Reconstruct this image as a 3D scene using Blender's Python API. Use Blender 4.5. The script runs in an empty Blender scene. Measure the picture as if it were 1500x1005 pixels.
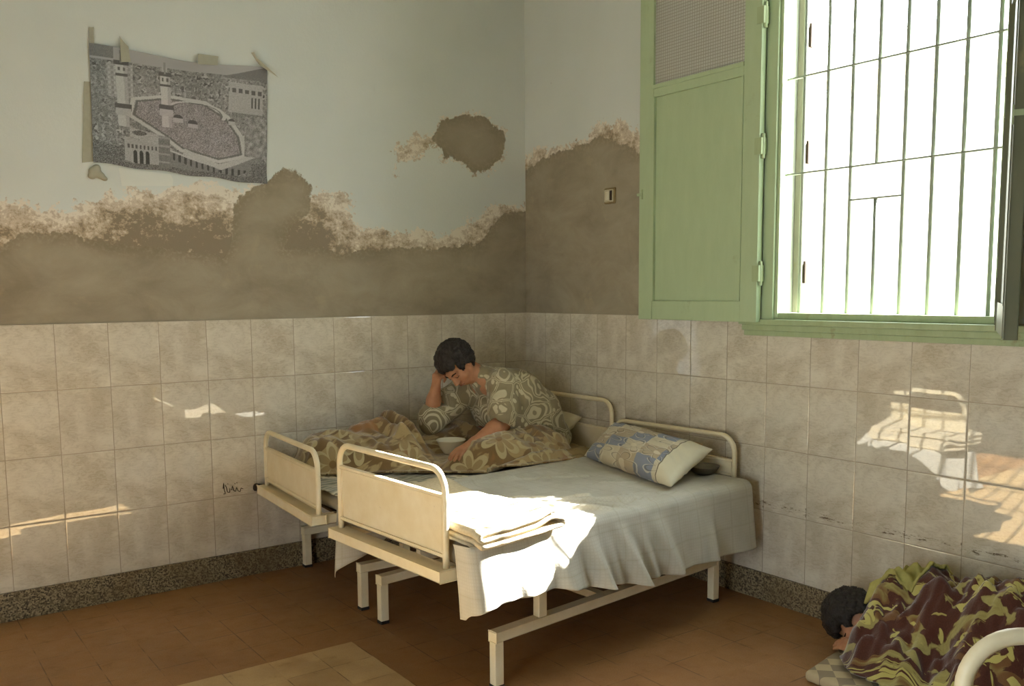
# A hospital ward corner: two cream metal beds, a woman bent over on the far one, sun through a barred window.
# Room axes: the left wall is y = 0, the right wall (with the window) is x = 0, the floor is z = 0. Metres.
SKY_COL = (.84, .94, 1.0)
SKY = 42.0
SUN = 340.0
SUN_DIR = (-1, .285, -.70)
EXPOSURE = -1.62
BACK_HOLES = []
SIDE_HOLES = [(-4.6, -3.6, 0.0, 2.3)]  # unseen opening in the side wall, added to let soft fill light in
BED3_POST = (-2.146, -4.186)
import bpy, bmesh, math, random
import numpy as np
from mathutils import Vector, Matrix

random.seed(7)
RNG = np.random.default_rng(11)
SC = bpy.context.scene
COL = SC.collection
PI = math.pi

# ------------------------------------------------------------------ helpers
def tag(o, label=None, cat=None, group=None, kind=None):
    if label: o['label'] = label
    if cat: o['category'] = cat
    if group: o['group'] = group
    if kind: o['kind'] = kind
    return o

def empty(name, loc):
    o = bpy.data.objects.new(name, None)
    o.empty_display_size = .1
    o.location = loc
    COL.objects.link(o)
    return o

def put(o, parent=None):
    COL.objects.link(o)
    if parent is not None:
        # meshes are written in world coordinates; undo the chain of (unrotated) parents
        off = Vector((0, 0, 0)); p = parent
        while p is not None:
            off += p.location; p = p.parent
        o.parent = parent
        o.matrix_parent_inverse = Matrix.Translation(-off) if parent.parent is None else Matrix.Identity(4)
    return o

def mesh(name, V, F, mat=None, parent=None, smooth=True, uv=None, attrs=None):
    me = bpy.data.meshes.new(name)
    me.from_pydata([tuple(map(float, v)) for v in V], [], [tuple(int(i) for i in f) for f in F])
    if mat: me.materials.append(mat)
    me.polygons.foreach_set('use_smooth', [smooth] * len(me.polygons))
    if uv is not None:
        lay = me.uv_layers.new(name='UVMap')
        idx = np.empty(len(me.loops), dtype=np.int32); me.loops.foreach_get('vertex_index', idx)
        lay.data.foreach_set('uv', np.asarray(uv, dtype=np.float32)[idx].ravel())
    if attrs:
        for k, a in attrs.items():
            a = np.asarray(a, dtype=np.float32)
            if a.ndim == 1:
                at = me.attributes.new(k, 'FLOAT', 'POINT'); at.data.foreach_set('value', a)
            else:
                at = me.attributes.new(k, 'FLOAT_COLOR', 'POINT')
                at.data.foreach_set('color', np.concatenate([a, np.ones((len(a), 1), np.float32)], 1).ravel())
    me.validate(); me.update()
    return put(bpy.data.objects.new(name, me), parent)

class MB:
    """collects shapes, builds ONE mesh"""
    def __init__(self): self.V = []; self.F = []
    def add(self, V, F):
        n = len(self.V); self.V += [tuple(v) for v in V]
        self.F += [tuple(i + n for i in f) for f in F]; return self
    def box(self, lo, hi, bevel=0.0):
        bm = bmesh.new(); bmesh.ops.create_cube(bm, size=1)
        lo = Vector(lo); hi = Vector(hi)
        for v in bm.verts:
            v.co = Vector(((lo + hi) / 2)[i] + v.co[i] * (hi - lo)[i] for i in range(3))
        return self._bm(bm, bevel)
    def beam(self, a, b, w, h, bevel=.004, up=(0, 0, 1)):
        """box bar from a to b, w across, h along 'up'"""
        a = Vector(a); b = Vector(b); d = (b - a); L = d.length; d.normalize()
        u = Vector(up)
        if abs(d.dot(u)) > .95: u = Vector((0, 1, 0))
        s = d.cross(u).normalized(); u = s.cross(d)
        bm = bmesh.new(); bmesh.ops.create_cube(bm, size=1)
        for v in bm.verts:
            v.co = a + d * (v.co.x + .5) * L + s * v.co.y * w + u * v.co.z * h
        return self._bm(bm, bevel)
    def _bm(self, bm, bevel):
        if bevel > 0:
            bmesh.ops.bevel(bm, geom=bm.edges[:], offset=bevel, segments=2, affect='EDGES', profile=.6)
        bmesh.ops.recalc_face_normals(bm, faces=bm.faces[:])
        bm.verts.index_update()
        self.add([v.co[:] for v in bm.verts], [[v.index for v in f.verts] for f in bm.faces]); bm.free(); return self
    def tube(self, pts, r, n=14, cap=True):
        pts = [Vector(p) for p in pts]; m = len(pts)
        rs = r if isinstance(r, (list, tuple)) else [r] * m
        T = [(pts[min(i + 1, m - 1)] - pts[max(i - 1, 0)]).normalized() for i in range(m)]
        ref = Vector((0, 0, 1)) if abs(T[0].z) < .9 else Vector((1, 0, 0))
        nrm = T[0].cross(ref).normalized()
        V = []; F = []
        for i in range(m):
            if i: nrm = (nrm - T[i] * nrm.dot(T[i])).normalized()
            b = T[i].cross(nrm)
            for k in range(n):
                a = 2 * PI * k / n
                V.append(pts[i] + (nrm * math.cos(a) + b * math.sin(a)) * rs[i])
        for i in range(m - 1):
            for k in range(n):
                F.append((i * n + k, i * n + (k + 1) % n, (i + 1) * n + (k + 1) % n, (i + 1) * n + k))
        if cap:
            F.append(tuple(range(n))[::-1]); F.append(tuple((m - 1) * n + k for k in range(n)))
        return self.add(V, F)
    def lathe(self, prof, c, n=40):
        V = []; F = []; m = len(prof)
        for (r, z) in prof:
            for k in range(n):
                a = 2 * PI * k / n; V.append((c[0] + r * math.cos(a), c[1] + r * math.sin(a), c[2] + z))
        for i in range(m - 1):
            for k in range(n):
                F.append((i * n + k, i * n + (k + 1) % n, (i + 1) * n + (k + 1) % n, (i + 1) * n + k))
        return self.add(V, F)
    def build(self, name, mat, parent=None, smooth=False):
        o = mesh(name, self.V, self.F, mat, parent, smooth)
        return o

def autosmooth(o, ang=40):
    """smooth faces, sharp edges kept"""
    me = o.data
    me.polygons.foreach_set('use_smooth', [True] * len(me.polygons))
    bm = bmesh.new(); bm.from_mesh(me)
    for e in bm.edges:
        if len(e.link_faces) == 2 and e.calc_face_angle(0) > math.radians(ang): e.smooth = False
    bm.to_mesh(me); bm.free(); return o

# numpy perlin noise -------------------------------------------------------
_perm = RNG.permutation(256); _perm = np.concatenate([_perm, _perm, _perm])
_g3 = RNG.normal(size=(256, 3)); _g3 /= np.linalg.norm(_g3, axis=1)[:, None]
def perlin(x, y, z=0.0):
    x, y, z = np.broadcast_arrays(np.asarray(x, float), np.asarray(y, float), np.asarray(z, float))
    xi, yi, zi = np.floor(x).astype(int), np.floor(y).astype(int), np.floor(z).astype(int)
    xf, yf, zf = x - xi, y - yi, z - zi
    f = lambda t: t * t * t * (t * (t * 6 - 15) + 10)
    u, v, w = f(xf), f(yf), f(zf)
    def g(dx, dy, dz):
        h = _perm[(_perm[(_perm[(xi + dx) & 255] + yi + dy) & 255] + zi + dz) & 255]
        gr = _g3[h]
        return gr[..., 0] * (xf - dx) + gr[..., 1] * (yf - dy) + gr[..., 2] * (zf - dz)
    L = lambda a, b, t: a + (b - a) * t
    return L(L(L(g(0, 0, 0), g(1, 0, 0), u), L(g(0, 1, 0), g(1, 1, 0), u), v),
             L(L(g(0, 0, 1), g(1, 0, 1), u), L(g(0, 1, 1), g(1, 1, 1), u), v), w)
def fbm(x, y, z=0.0, o=4):
    s = 0; a = 1.0
    for i in range(o):
        s = s + a * perlin(np.asarray(x) * 2 ** i + 7.3 * i, np.asarray(y) * 2 ** i + 3.1 * i, np.asarray(z) * 2 ** i); a *= .5
    return s
def ridge(x, y, z=0.0, o=3):
    s = 0; a = 1.0
    for i in range(o):
        s = s + a * (1 - np.abs(perlin(np.asarray(x) * 2 ** i + 5.7 * i, np.asarray(y) * 2 ** i + 9.1 * i, z)) * 2.2); a *= .45
    return s
def sstep(a, b, x):
    t = np.clip((x - a) / (b - a), 0, 1); return t * t * (3 - 2 * t)

def poly_sd(px, py, poly):
    """signed distance to a polygon, positive inside"""
    P = np.asarray(poly, float); n = len(P)
    d = np.full(px.shape, 1e9); ins = np.zeros(px.shape, bool)
    for i in range(n):
        a = P[i]; b = P[(i + 1) % n]; e = b - a
        t = np.clip(((px - a[0]) * e[0] + (py - a[1]) * e[1]) / (e @ e + 1e-12), 0, 1)
        d = np.minimum(d, np.hypot(px - a[0] - t * e[0], py - a[1] - t * e[1]))
        c = (a[1] > py) != (b[1] > py)
        xx = (b[0] - a[0]) * (py - a[1]) / ((b[1] - a[1]) if abs(b[1] - a[1]) > 1e-12 else 1e-12) + a[0]
        ins ^= c & (px < xx)
    return np.where(ins, d, -d)

def grid_faces(nu, nv, mask=None, wrap_u=False):
    F = []
    for i in range(nu - (0 if wrap_u else 1)):
        i2 = (i + 1) % nu
        for j in range(nv - 1):
            if mask is not None and not mask[i, j]: continue
            F.append((i * nv + j, i2 * nv + j, i2 * nv + j + 1, i * nv + j + 1))
    return F

def solidify(o, th, offset=-1.0):
    """bake a thickness into a sheet"""
    m = o.modifiers.new('s', 'SOLIDIFY'); m.thickness = th; m.offset = offset
    return bake(o)
def bake(o):
    dg = bpy.context.evaluated_depsgraph_get()
    ev = o.evaluated_get(dg)
    me = bpy.data.meshes.new_from_object(ev, preserve_all_data_layers=True, depsgraph=dg)
    old = o.data; o.modifiers.clear(); o.data = me; me.name = old.name
    bpy.data.meshes.remove(old); return o
def compact(V, F):
    used = sorted({i for f in F for i in f}); mp = {k: n for n, k in enumerate(used)}
    return used, [tuple(mp[i] for i in f) for f in F]

# implicit surfaces --------------------------------------------------------
class SDF:
    def __init__(self, lo, hi, h):
        self.lo = np.array(lo, float); self.h = h
        self.n = np.ceil((np.array(hi) - self.lo) / h).astype(int) + 1
        self.D = np.full(self.n, 1.0, np.float32)
    def _win(self, lo, hi):
        a = np.clip(np.floor((np.array(lo) - self.lo) / self.h).astype(int), 0, self.n)
        b = np.clip(np.ceil((np.array(hi) - self.lo) / self.h).astype(int) + 1, 0, self.n)
        sl = tuple(slice(a[i], b[i]) for i in range(3))
        ax = [self.lo[i] + self.h * np.arange(a[i], b[i]) for i in range(3)]
        return sl, np.meshgrid(*ax, indexing='ij')
    def _mix(self, sl, d, k, op):
        A = self.D[sl]
        if op == 'add':
            if k > 0:
                hh = np.clip(.5 + .5 * (A - d) / k, 0, 1); self.D[sl] = A * (1 - hh) + d * hh - k * hh * (1 - hh)
            else: self.D[sl] = np.minimum(A, d)
        else:
            hh = np.clip(.5 - .5 * (A + d) / max(k, 1e-6), 0, 1)
            self.D[sl] = A * (1 - hh) - d * hh + k * hh * (1 - hh)
    def cone(self, a, b, r1, r2, k=.02, op='add', flat=None):
        a = np.array(a, float); b = np.array(b, float); R = max(r1, r2) + .06 + k
        sl, (X, Y, Z) = self._win(np.minimum(a, b) - R, np.maximum(a, b) + R)
        if X.size == 0: return self
        e = b - a; t = np.clip(((X - a[0]) * e[0] + (Y - a[1]) * e[1] + (Z - a[2]) * e[2]) / (e @ e + 1e-12), 0, 1)
        q = np.stack([X - a[0] - t * e[0], Y - a[1] - t * e[1], Z - a[2] - t * e[2]], -1)
        d = np.linalg.norm(q, axis=-1) - (r1 + (r2 - r1) * t)
        self._mix(sl, d.astype(np.float32), k, op); return self
    def chain(self, pts, k=.02):
        for p, q in zip(pts[:-1], pts[1:]): self.cone(p[:3], q[:3], p[3], q[3], k)
        return self
    def ell(self, c, r, M=None, k=.02, op='add'):
        c = np.array(c, float); r = np.array(r, float); R = r.max() + .05 + k
        sl, (X, Y, Z) = self._win(c - R, c + R)
        if X.size == 0: return self
        P = np.stack([X - c[0], Y - c[1], Z - c[2]], -1)
        if M is not None: P = P @ np.asarray(M)          # world -> local (columns of M are local axes)
        k0 = np.linalg.norm(P / r, axis=-1); k1 = np.linalg.norm(P / (r * r), axis=-1) + 1e-9
        d = np.where(k0 < 1e-3, -r.min(), k0 * (k0 - 1) / k1)
        self._mix(sl, d.astype(np.float32), k, op); return self
    def plane_cut(self, p, nrm, lo, hi, k=.004):
        """remove what lies on the +nrm side, inside the given box"""
        sl, (X, Y, Z) = self._win(lo, hi)
        d = (X - p[0]) * nrm[0] + (Y - p[1]) * nrm[1] + (Z - p[2]) * nrm[2]
        self.D[sl] = np.maximum(self.D[sl], d); return self
    def warp(self, fn):
        sl, (X, Y, Z) = self._win(self.lo - 1, self.lo + self.n * self.h + 1)
        m = np.abs(self.D) < .06
        self.D[m] += fn(X[m], Y[m], Z[m]).astype(np.float32); return self
    def mesh(self, name, mat, parent=None, relax=2):
        D = self.D.copy(); S = D < 0
        D[0, :, :] = D[-1, :, :] = 1; D[:, 0, :] = D[:, -1, :] = 1; D[:, :, 0] = D[:, :, -1] = 1; S = D < 0
        nx, ny, nz = D.shape; cell = np.zeros((nx - 1, ny - 1, nz - 1), np.int8)
        cor = [(i, j, k) for i in (0, 1) for j in (0, 1) for k in (0, 1)]
        for (i, j, k) in cor: cell += S[i:nx - 1 + i, j:ny - 1 + j, k:nz - 1 + k]
        act = (cell > 0) & (cell < 8); C = np.argwhere(act)
        idx = np.full(act.shape, -1, np.int64); idx[act] = np.arange(len(C))
        acc = np.zeros((len(C), 3)); cnt = np.zeros(len(C))
        for a in cor:
            for ax in range(3):
                if a[ax]: continue
                b = list(a); b[ax] = 1
                va = D[C[:, 0] + a[0], C[:, 1] + a[1], C[:, 2] + a[2]]; vb = D[C[:, 0] + b[0], C[:, 1] + b[1], C[:, 2] + b[2]]
                m = (va < 0) != (vb < 0); t = np.zeros(len(C)); t[m] = va[m] / (va[m] - vb[m])
                p = np.tile(np.array(a, float), (len(C), 1)); p[:, ax] += t
                acc[m] += p[m]; cnt[m] += 1
        V = (C + acc / cnt[:, None]) * self.h + self.lo
        F = []
        for ax in range(3):
            o1, o2 = (ax + 1) % 3, (ax + 2) % 3
            sl0 = [slice(None)] * 3; sl1 = [slice(None)] * 3; sl0[ax] = slice(0, -1); sl1[ax] = slice(1, None)
            A = S[tuple(sl0)]; B = S[tuple(sl1)]
            E = np.argwhere(A != B); E = E[(E[:, o1] > 0) & (E[:, o2] > 0) & (E[:, o1] < D.shape[o1] - 1) & (E[:, o2] < D.shape[o2] - 1)]
            q = []
            for (d1, d2) in ((1, 1), (0, 1), (0, 0), (1, 0)):
                c = E.copy(); c[:, o1] -= d1; c[:, o2] -= d2; q.append(idx[c[:, 0], c[:, 1], c[:, 2]])
            q = np.stack(q, 1); fl = B[E[:, 0], E[:, 1], E[:, 2]]
            q[fl] = q[fl][:, ::-1]; F.append(q)
        F = np.concatenate(F)
        for _ in range(relax):                       # light smoothing
            s = np.zeros_like(V); n = np.zeros(len(V))
            for a in range(4):
                i, j = F[:, a], F[:, (a + 1) % 4]
                np.add.at(s, i, V[j]); np.add.at(n, i, 1); np.add.at(s, j, V[i]); np.add.at(n, j, 1)
            V = V * .5 + .5 * s / np.maximum(n, 1)[:, None]
        return mesh(name, V, F, mat, parent, True)

# node materials -------------------------------------------------------------
class NT:
    def __init__(self, name):
        self.m = bpy.data.materials.new(name); self.m.use_nodes = True
        self.t = self.m.node_tree; self.t.nodes.clear()
        self.out = self.t.nodes.new('ShaderNodeOutputMaterial')
    def set(self, s, v):
        if isinstance(v, bpy.types.NodeSocket): self.t.links.new(v, s)
        elif v is not None:
            if s.type == 'RGBA' and len(v) == 3: v = (*v, 1)
            s.default_value = v
    def n(self, typ, ins=None, **attr):
        nd = self.t.nodes.new('ShaderNode' + typ)
        for k, v in attr.items(): setattr(nd, k, v)
        for k, v in (ins or {}).items(): self.set(nd.inputs[k], v)
        return nd
    def math(self, op, a, b=None, c=None, clamp=False):
        ins = {0: a}
        if b is not None: ins[1] = b
        if c is not None: ins[2] = c
        nd = self.n('Math', ins, operation=op); nd.use_clamp = clamp; return nd.outputs[0]
    def vmath(self, op, a, b=None, scale=None):
        ins = {0: a}
        if b is not None: ins[1] = b
        nd = self.n('VectorMath', ins, operation=op)
        if scale is not None: self.set(nd.inputs['Scale'], scale)
        return nd.outputs['Value'] if op in ('LENGTH', 'DISTANCE', 'DOT_PRODUCT') else nd.outputs[0]
    def mix(self, f, a, b, blend='MIX'):
        nd = self.n('Mix', None, data_type='RGBA', blend_type=blend)
        self.set(nd.inputs[0], f); self.set(nd.inputs[6], a); self.set(nd.inputs[7], b); return nd.outputs[2]
    def step(self, x, lo, hi, a=0., b=1.):
        nd = self.n('MapRange', {'Value': x, 'From Min': lo, 'From Max': hi, 'To Min': a, 'To Max': b}, interpolation_type='SMOOTHSTEP'); return nd.outputs[0]
    def lin(self, x, lo, hi, a=0., b=1.):
        return self.n('MapRange', {'Value': x, 'From Min': lo, 'From Max': hi, 'To Min': a, 'To Max': b}).outputs[0]
    def noise(self, vec, scale, detail=4, rough=.55, dist=0., out='Fac'):
        return self.n('TexNoise', {'Vector': vec, 'Scale': scale, 'Detail': detail, 'Roughness': rough, 'Distortion': dist}).outputs[out]
    def vor(self, vec, scale, feature='F1', out='Distance', rand=1.0, dims='3D'):
        nd = self.n('TexVoronoi', None, feature=feature, voronoi_dimensions=dims)
        self.set(nd.inputs['Vector'], vec); self.set(nd.inputs['Scale'], scale); self.set(nd.inputs['Randomness'], rand); return nd.outputs[out]
    def pos(self): return self.n('NewGeometry').outputs['Position']
    def obj(self): return self.n('TexCoord').outputs['Object']
    def uv(self): return self.n('TexCoord').outputs['UV']
    def attr(self, name, out='Fac'): return self.n('Attribute', None, attribute_name=name).outputs[out]
    def sep(self, v):
        nd = self.n('SeparateXYZ', {0: v}); return nd.outputs[0], nd.outputs[1], nd.outputs[2]
    def comb(self, x=0., y=0., z=0.): return self.n('CombineXYZ', {0: x, 1: y, 2: z}).outputs[0]
    def scalev(self, v, s): return self.n('Mapping', {'Vector': v, 'Scale': s}).outputs[0]
    def bump(self, h, strength=.3, dist=.01, normal=None):
        nd = self.n('Bump', {'Height': h, 'Strength': strength, 'Distance': dist})
        if normal is not None: self.set(nd.inputs['Normal'], normal)
        return nd.outputs[0]
    def done(self, color, rough=.6, spec=.5, metal=0., normal=None, sheen=0., trans=0., alpha=None, sss=0.):
        p = self.n('BsdfPrincipled', {'Base Color': color, 'Roughness': rough, 'Specular IOR Level': spec, 'Metallic': metal})
        if normal is not None: self.set(p.inputs['Normal'], normal)
        if sheen: self.set(p.inputs['Sheen Weight'], sheen)
        if trans: self.set(p.inputs['Transmission Weight'], trans)
        if alpha is not None: self.set(p.inputs['Alpha'], alpha)
        if sss:
            self.set(p.inputs['Subsurface Weight'], sss); self.set(p.inputs['Subsurface Radius'], (.012, .005, .003)); self.set(p.inputs['Subsurface Scale'], .5)
        self.t.links.new(p.outputs[0], self.out.inputs[0]); return self.m

def S(r, g, b):
    """sRGB 0-255 to linear"""
    f = lambda c: (c / 255 / 12.92) if c <= 10 else ((c / 255 + .055) / 1.055) ** 2.4
    return (f(r), f(g), f(b))
# ================================================================== MATERIALS
def m_wall(name, streak):
    t = NT(name); p = t.pos()
    n1 = t.noise(p, 9, 5, .6); n2 = t.noise(p, 48, 4, .6); n3 = t.noise(p, 2.2, 4, .6); n4 = t.noise(p, 140, 3, .6)
    cem = t.math('ADD', t.attr('cem'), t.math('ADD', t.math('MULTIPLY', t.math('SUBTRACT', n1, .5), .10), t.math('MULTIPLY', t.math('SUBTRACT', n2, .5), .035)))
    cm = t.step(cem, -.004, .006)
    rag = t.math('ADD', t.attr('rag'), t.math('ADD', t.math('MULTIPLY', t.math('SUBTRACT', n1, .5), .26), t.math('MULTIPLY', t.math('SUBTRACT', n2, .5), .16)))
    rm = t.step(rag, -.004, .012)
    # flaking zone: white flakes, beige undercoat, bare brown
    pr = t.noise(t.scalev(p, (1, 1, 1.3)), 9., 9, .74, .25); pr2 = t.noise(p, 38, 6, .75, .2); pr = t.math('ADD', pr, t.math('MULTIPLY', t.math('SUBTRACT', n3, .5), .45))
    fl = t.math('ADD', pr, t.math('MULTIPLY', t.math('SUBTRACT', pr2, .5), .5))
    low = t.math('ADD', fl, t.math('MULTIPLY', t.math('SUBTRACT', .25, t.attr('depth')), .26))
    ragc = t.mix(t.step(low, .35, .42), S(126, 114, 95), S(164, 149, 126))
    ragc = t.mix(t.step(low, .42, .50), ragc, S(194, 181, 162))
    ragc = t.mix(t.step(low, .53, .58), ragc, S(222, 214, 198))
    # paint
    pn = t.noise(p, 1.3, 3, .5)
    paint = t.mix(t.lin(pn, .3, .7), S(202, 207, 200), S(214, 218, 211))
    dirt = t.step(t.noise(t.scalev(p, (1, 1, .35)), 3.2, 6, .7), .60, .78)
    paint = t.mix(t.math('MULTIPLY', dirt, .18), paint, S(168, 158, 130))
    speck = t.step(t.vor(p, 11, rand=1.0), .045, .03)
    speck = t.math('MULTIPLY', speck, t.step(n3, .55, .62))
    paint = t.mix(t.math('MULTIPLY', speck, .6), paint, S(110, 98, 78))
    # bare cement
    ct = t.noise(t.scalev(p, (1.0, 1.0, 1.7)), 3.0, 6, .62, .4)
    ce = t.mix(t.lin(ct, .3, .72), S(128, 118, 99), S(154, 145, 126))
    ce = t.mix(t.math('MULTIPLY', t.step(t.noise(p, 5.5, 5, .6), .60, .70), .30), ce, S(164, 150, 124))
    ce = t.mix(t.math('MULTIPLY', t.step(n4, .66, .75), .25), ce, S(88, 74, 54))
    rim = t.math('MULTIPLY', t.step(cem, .09, .0), t.step(n2, .35, .55))
    ce = t.mix(t.math('MULTIPLY', rim, .35), ce, S(100, 84, 58))
    col = t.mix(rm, paint, ragc); col = t.mix(cm, col, ce)
    h = t.math('ADD', t.math('MULTIPLY', cm, -1.0), t.math('MULTIPLY', t.math('MULTIPLY', rm, t.math('SUBTRACT', 1., cm)), t.math('SUBTRACT', low, .8)))
    h = t.math('ADD', h, t.math('MULTIPLY', n2, .35)); h = t.math('ADD', h, t.math('MULTIPLY', n4, .10))
    return t.done(col, t.lin(cm, 0, 1, .62, .9), .25, normal=t.bump(h, .55, .006))

def m_tile(name, marks=False):
    t = NT(name); u, v, _ = t.sep(t.uv())
    fu, fv = t.math('FRACT', u), t.math('FRACT', v); iu, iv = t.math('FLOOR', u), t.math('FLOOR', v)
    wn = t.n('TexWhiteNoise', {'Vector': t.comb(iu, iv, 3.)}, noise_dimensions='3D')
    rnd, rc = wn.outputs['Value'], wn.outputs['Color']
    # the same print on every tile, with a small shift
    q = t.comb(t.math('ADD', fu, t.math('MULTIPLY', t.math('ROUND', t.math('MULTIPLY', rnd, 2.)), 5.)), t.math('MULTIPLY', fv, 1.32), 0.)
    qr = t.n('Mapping', {'Vector': q, 'Rotation': (0, 0, .75), 'Scale': (1.0, 2.3, 1.)}).outputs[0]
    a = t.noise(q, 1.7, 2, .5, .6); b = t.noise(qr, 5.5, 7, .68, 1.6); c = t.noise(qr, 16, 4, .7, 2.2)
    s = t.math('ADD', t.math('MULTIPLY', a, .9), t.math('ADD', t.math('MULTIPLY', b, .75), t.math('MULTIPLY', c, .35)))
    col = t.mix(t.step(s, .70, 1.28), S(182, 171, 150), S(224, 217, 199))
    vein = t.step(t.math('ABSOLUTE', t.math('SUBTRACT', b, .5)), .018, .0)
    col = t.mix(t.math('MULTIPLY', vein, .30), col, S(232, 226, 212))
    col = t.mix(t.math('MULTIPLY', t.step(c, .57, .68), .30), col, S(166, 151, 130))
    col = t.mix(t.math('MULTIPLY', rnd, .22), col, S(196, 184, 166))
    # grime, heavier low down
    p = t.pos(); z = t.sep(p)[2]
    g = t.math('MULTIPLY', t.step(t.noise(p, 2.6, 5, .65), .35, .75), t.lin(z, .9, .1, .05, .38))
    col = t.mix(g, col, S(172, 150, 112))
    e = t.math('MINIMUM', t.math('MULTIPLY', t.math('MINIMUM', fu, t.math('SUBTRACT', 1., fu)), .25), t.math('MULTIPLY', t.math('MINIMUM', fv, t.math('SUBTRACT', 1., fv)), .33))
    gr = t.step(e, .0022, .0010)
    col = t.mix(gr, col, t.mix(t.noise(p, 3, 3), S(104, 88, 64), S(170, 156, 132)))
    if marks:
        band = t.math('MULTIPLY', t.step(fv, .055, .075), t.step(fv, .155, .135)); band = t.math('MULTIPLY', band, t.step(z, .60, .58)); band = t.math('MULTIPLY', band, t.step(z, .47, .48))
        d = t.noise(t.scalev(p, (1, .8, 3.2)), 21, 6, .75)
        blot = t.math('MULTIPLY', band, t.step(d, .535, .60))
        vb = t.math('MULTIPLY', t.step(fu, .035, .01), t.math('MULTIPLY', t.step(fv, .03, .05), t.step(fv, .20, .16)))
        vb = t.math('MULTIPLY', vb, t.math('MULTIPLY', t.step(z, .60, .58), t.step(z, .46, .48)))
        blot = t.math('MAXIMUM', blot, t.math('MULTIPLY', vb, t.step(d, .45, .55)))
        col = t.mix(t.math('MULTIPLY', blot, .85), col, S(84, 62, 38))
    tilt = t.vmath('SCALE', t.vmath('SUBTRACT', rc, (.5, .5, .5)), scale=.010)
    wav = t.n('TexNoise', {'Vector': p, 'Scale': 7., 'Detail': 1.})
    tilt = t.vmath('ADD', tilt, t.vmath('SCALE', t.vmath('SUBTRACT', wav.outputs['Color'], (.5, .5, .5)), scale=.006))
    nrm = t.vmath('NORMALIZE', t.vmath('ADD', t.n('NewGeometry').outputs['Normal'], tilt))
    ed = t.step(e, .0, .006)
    nrm = t.bump(ed, .5, .002, nrm)
    rough = t.math('ADD', t.math('MULTIPLY', gr, .5), t.lin(t.noise(p, 14, 5, .7), .3, .8, .012, .035))
    return t.done(col, rough, 1.0, normal=nrm)

def m_terrazzo():
    t = NT('terrazzo'); p = t.pos()
    c = t.n('TexVoronoi', {'Vector': p, 'Scale': 150.}); r = t.sep(c.outputs['Color'])[0]
    col = t.mix(t.step(r, .2, .8), S(92, 80, 60), S(146, 132, 104))
    col = t.mix(t.step(t.sep(c.outputs['Color'])[1], .80, .84), col, S(58, 48, 38))
    col = t.mix(t.math('MULTIPLY', t.step(t.noise(p, 5, 5), .4, .7), .5), col, S(96, 78, 52))
    return t.done(col, .5, .4, normal=t.bump(r, .15, .002))

def m_floor():
    t = NT('floor_tile'); p = t.pos(); x, y, z = t.sep(p)
    # border of reddish tiles round a paler field
    inner = t.math('MULTIPLY', t.math('LESS_THAN', x, -1.977), t.math('LESS_THAN', y, -1.277))
    u = t.math('DIVIDE', t.math('ADD', x, 1.977), .2); v = t.math('DIVIDE', t.math('ADD', y, 1.277), .2125)
    fu, fv = t.math('FRACT', u), t.math('FRACT', v)
    wn = t.n('TexWhiteNoise', {'Vector': t.comb(t.math('FLOOR', u), t.math('FLOOR', v), 1.)}, noise_dimensions='3D').outputs['Value']
    sp = t.noise(p, 170, 3, .7); lo = t.noise(p, 2.3, 5, .6); md = t.noise(p, 11, 5, .65)
    a = t.mix(sp, S(112, 78, 44), S(168, 124, 78)); b = t.mix(sp, S(162, 134, 90), S(208, 180, 132))
    col = t.mix(inner, a, b)
    col = t.mix(t.math('MULTIPLY', wn, .22), col, S(112, 74, 40))
    col = t.mix(t.math('MULTIPLY', t.step(lo, .42, .7), .35), col, S(104, 66, 34))
    col = t.mix(t.math('MULTIPLY', t.step(md, .58, .72), .25), col, S(92, 60, 34))
    e = t.math('MINIMUM', t.math('MINIMUM', fu, t.math('SUBTRACT', 1., fu)), t.math('MINIMUM', fv, t.math('SUBTRACT', 1., fv)))
    jm = t.math('MULTIPLY', t.step(e, .016, .006), t.step(t.noise(p, 6, 3), .40, .60))
    col = t.mix(t.math('MULTIPLY', jm, .75), col, S(70, 44, 24))
    return t.done(col, t.lin(md, .3, .7, .42, .6), .4, normal=t.bump(t.math('SUBTRACT', t.math('MULTIPLY', sp, .3), jm), .25, .002))

def m_plain(name, c, rough=.6, spec=.4, metal=0., var=.12, scale=20, bump=.1):
    t = NT(name); p = t.pos(); n = t.noise(p, scale, 5, .6)
    d = tuple(x * (1 - 2 * var) for x in c)
    return t.done(t.mix(n, d, c), rough, spec, metal, normal=t.bump(n, bump, .003))

def m_green(name, c1, c2, worn=.4):
    t = NT(name); p = t.pos()
    n = t.noise(t.scalev(p, (1, 1, .25)), 18, 5, .6); k = t.noise(p, 6, 6, .7); s = t.noise(p, 65, 4, .7)
    col = t.mix(n, c1, c2)
    col = t.mix(t.math('MULTIPLY', t.step(k, .60, .72), worn), col, S(126, 118, 82))
    col = t.mix(t.math('MULTIPLY', t.step(s, .70, .76), worn), col, S(78, 66, 46))
    return t.done(col, .45, .4, normal=t.bump(t.math('ADD', n, t.math('MULTIPLY', s, .3)), .15, .002))

def m_bedpaint():
    t = NT('cream_enamel'); p = t.pos()
    n = t.noise(p, 9, 5, .6); s = t.noise(p, 42, 5, .75); f = t.noise(p, 130, 3, .7)
    col = t.mix(t.lin(n, .3, .7), S(224, 208, 168), S(236, 224, 192))
    col = t.mix(t.math('MULTIPLY', t.step(s, .66, .76), .7), col, S(150, 122, 78))
    col = t.mix(t.math('MULTIPLY', t.step(f, .72, .77), .75), col, S(78, 54, 34))
    return t.done(col, .38, .45, normal=t.bump(s, .12, .002))

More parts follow.
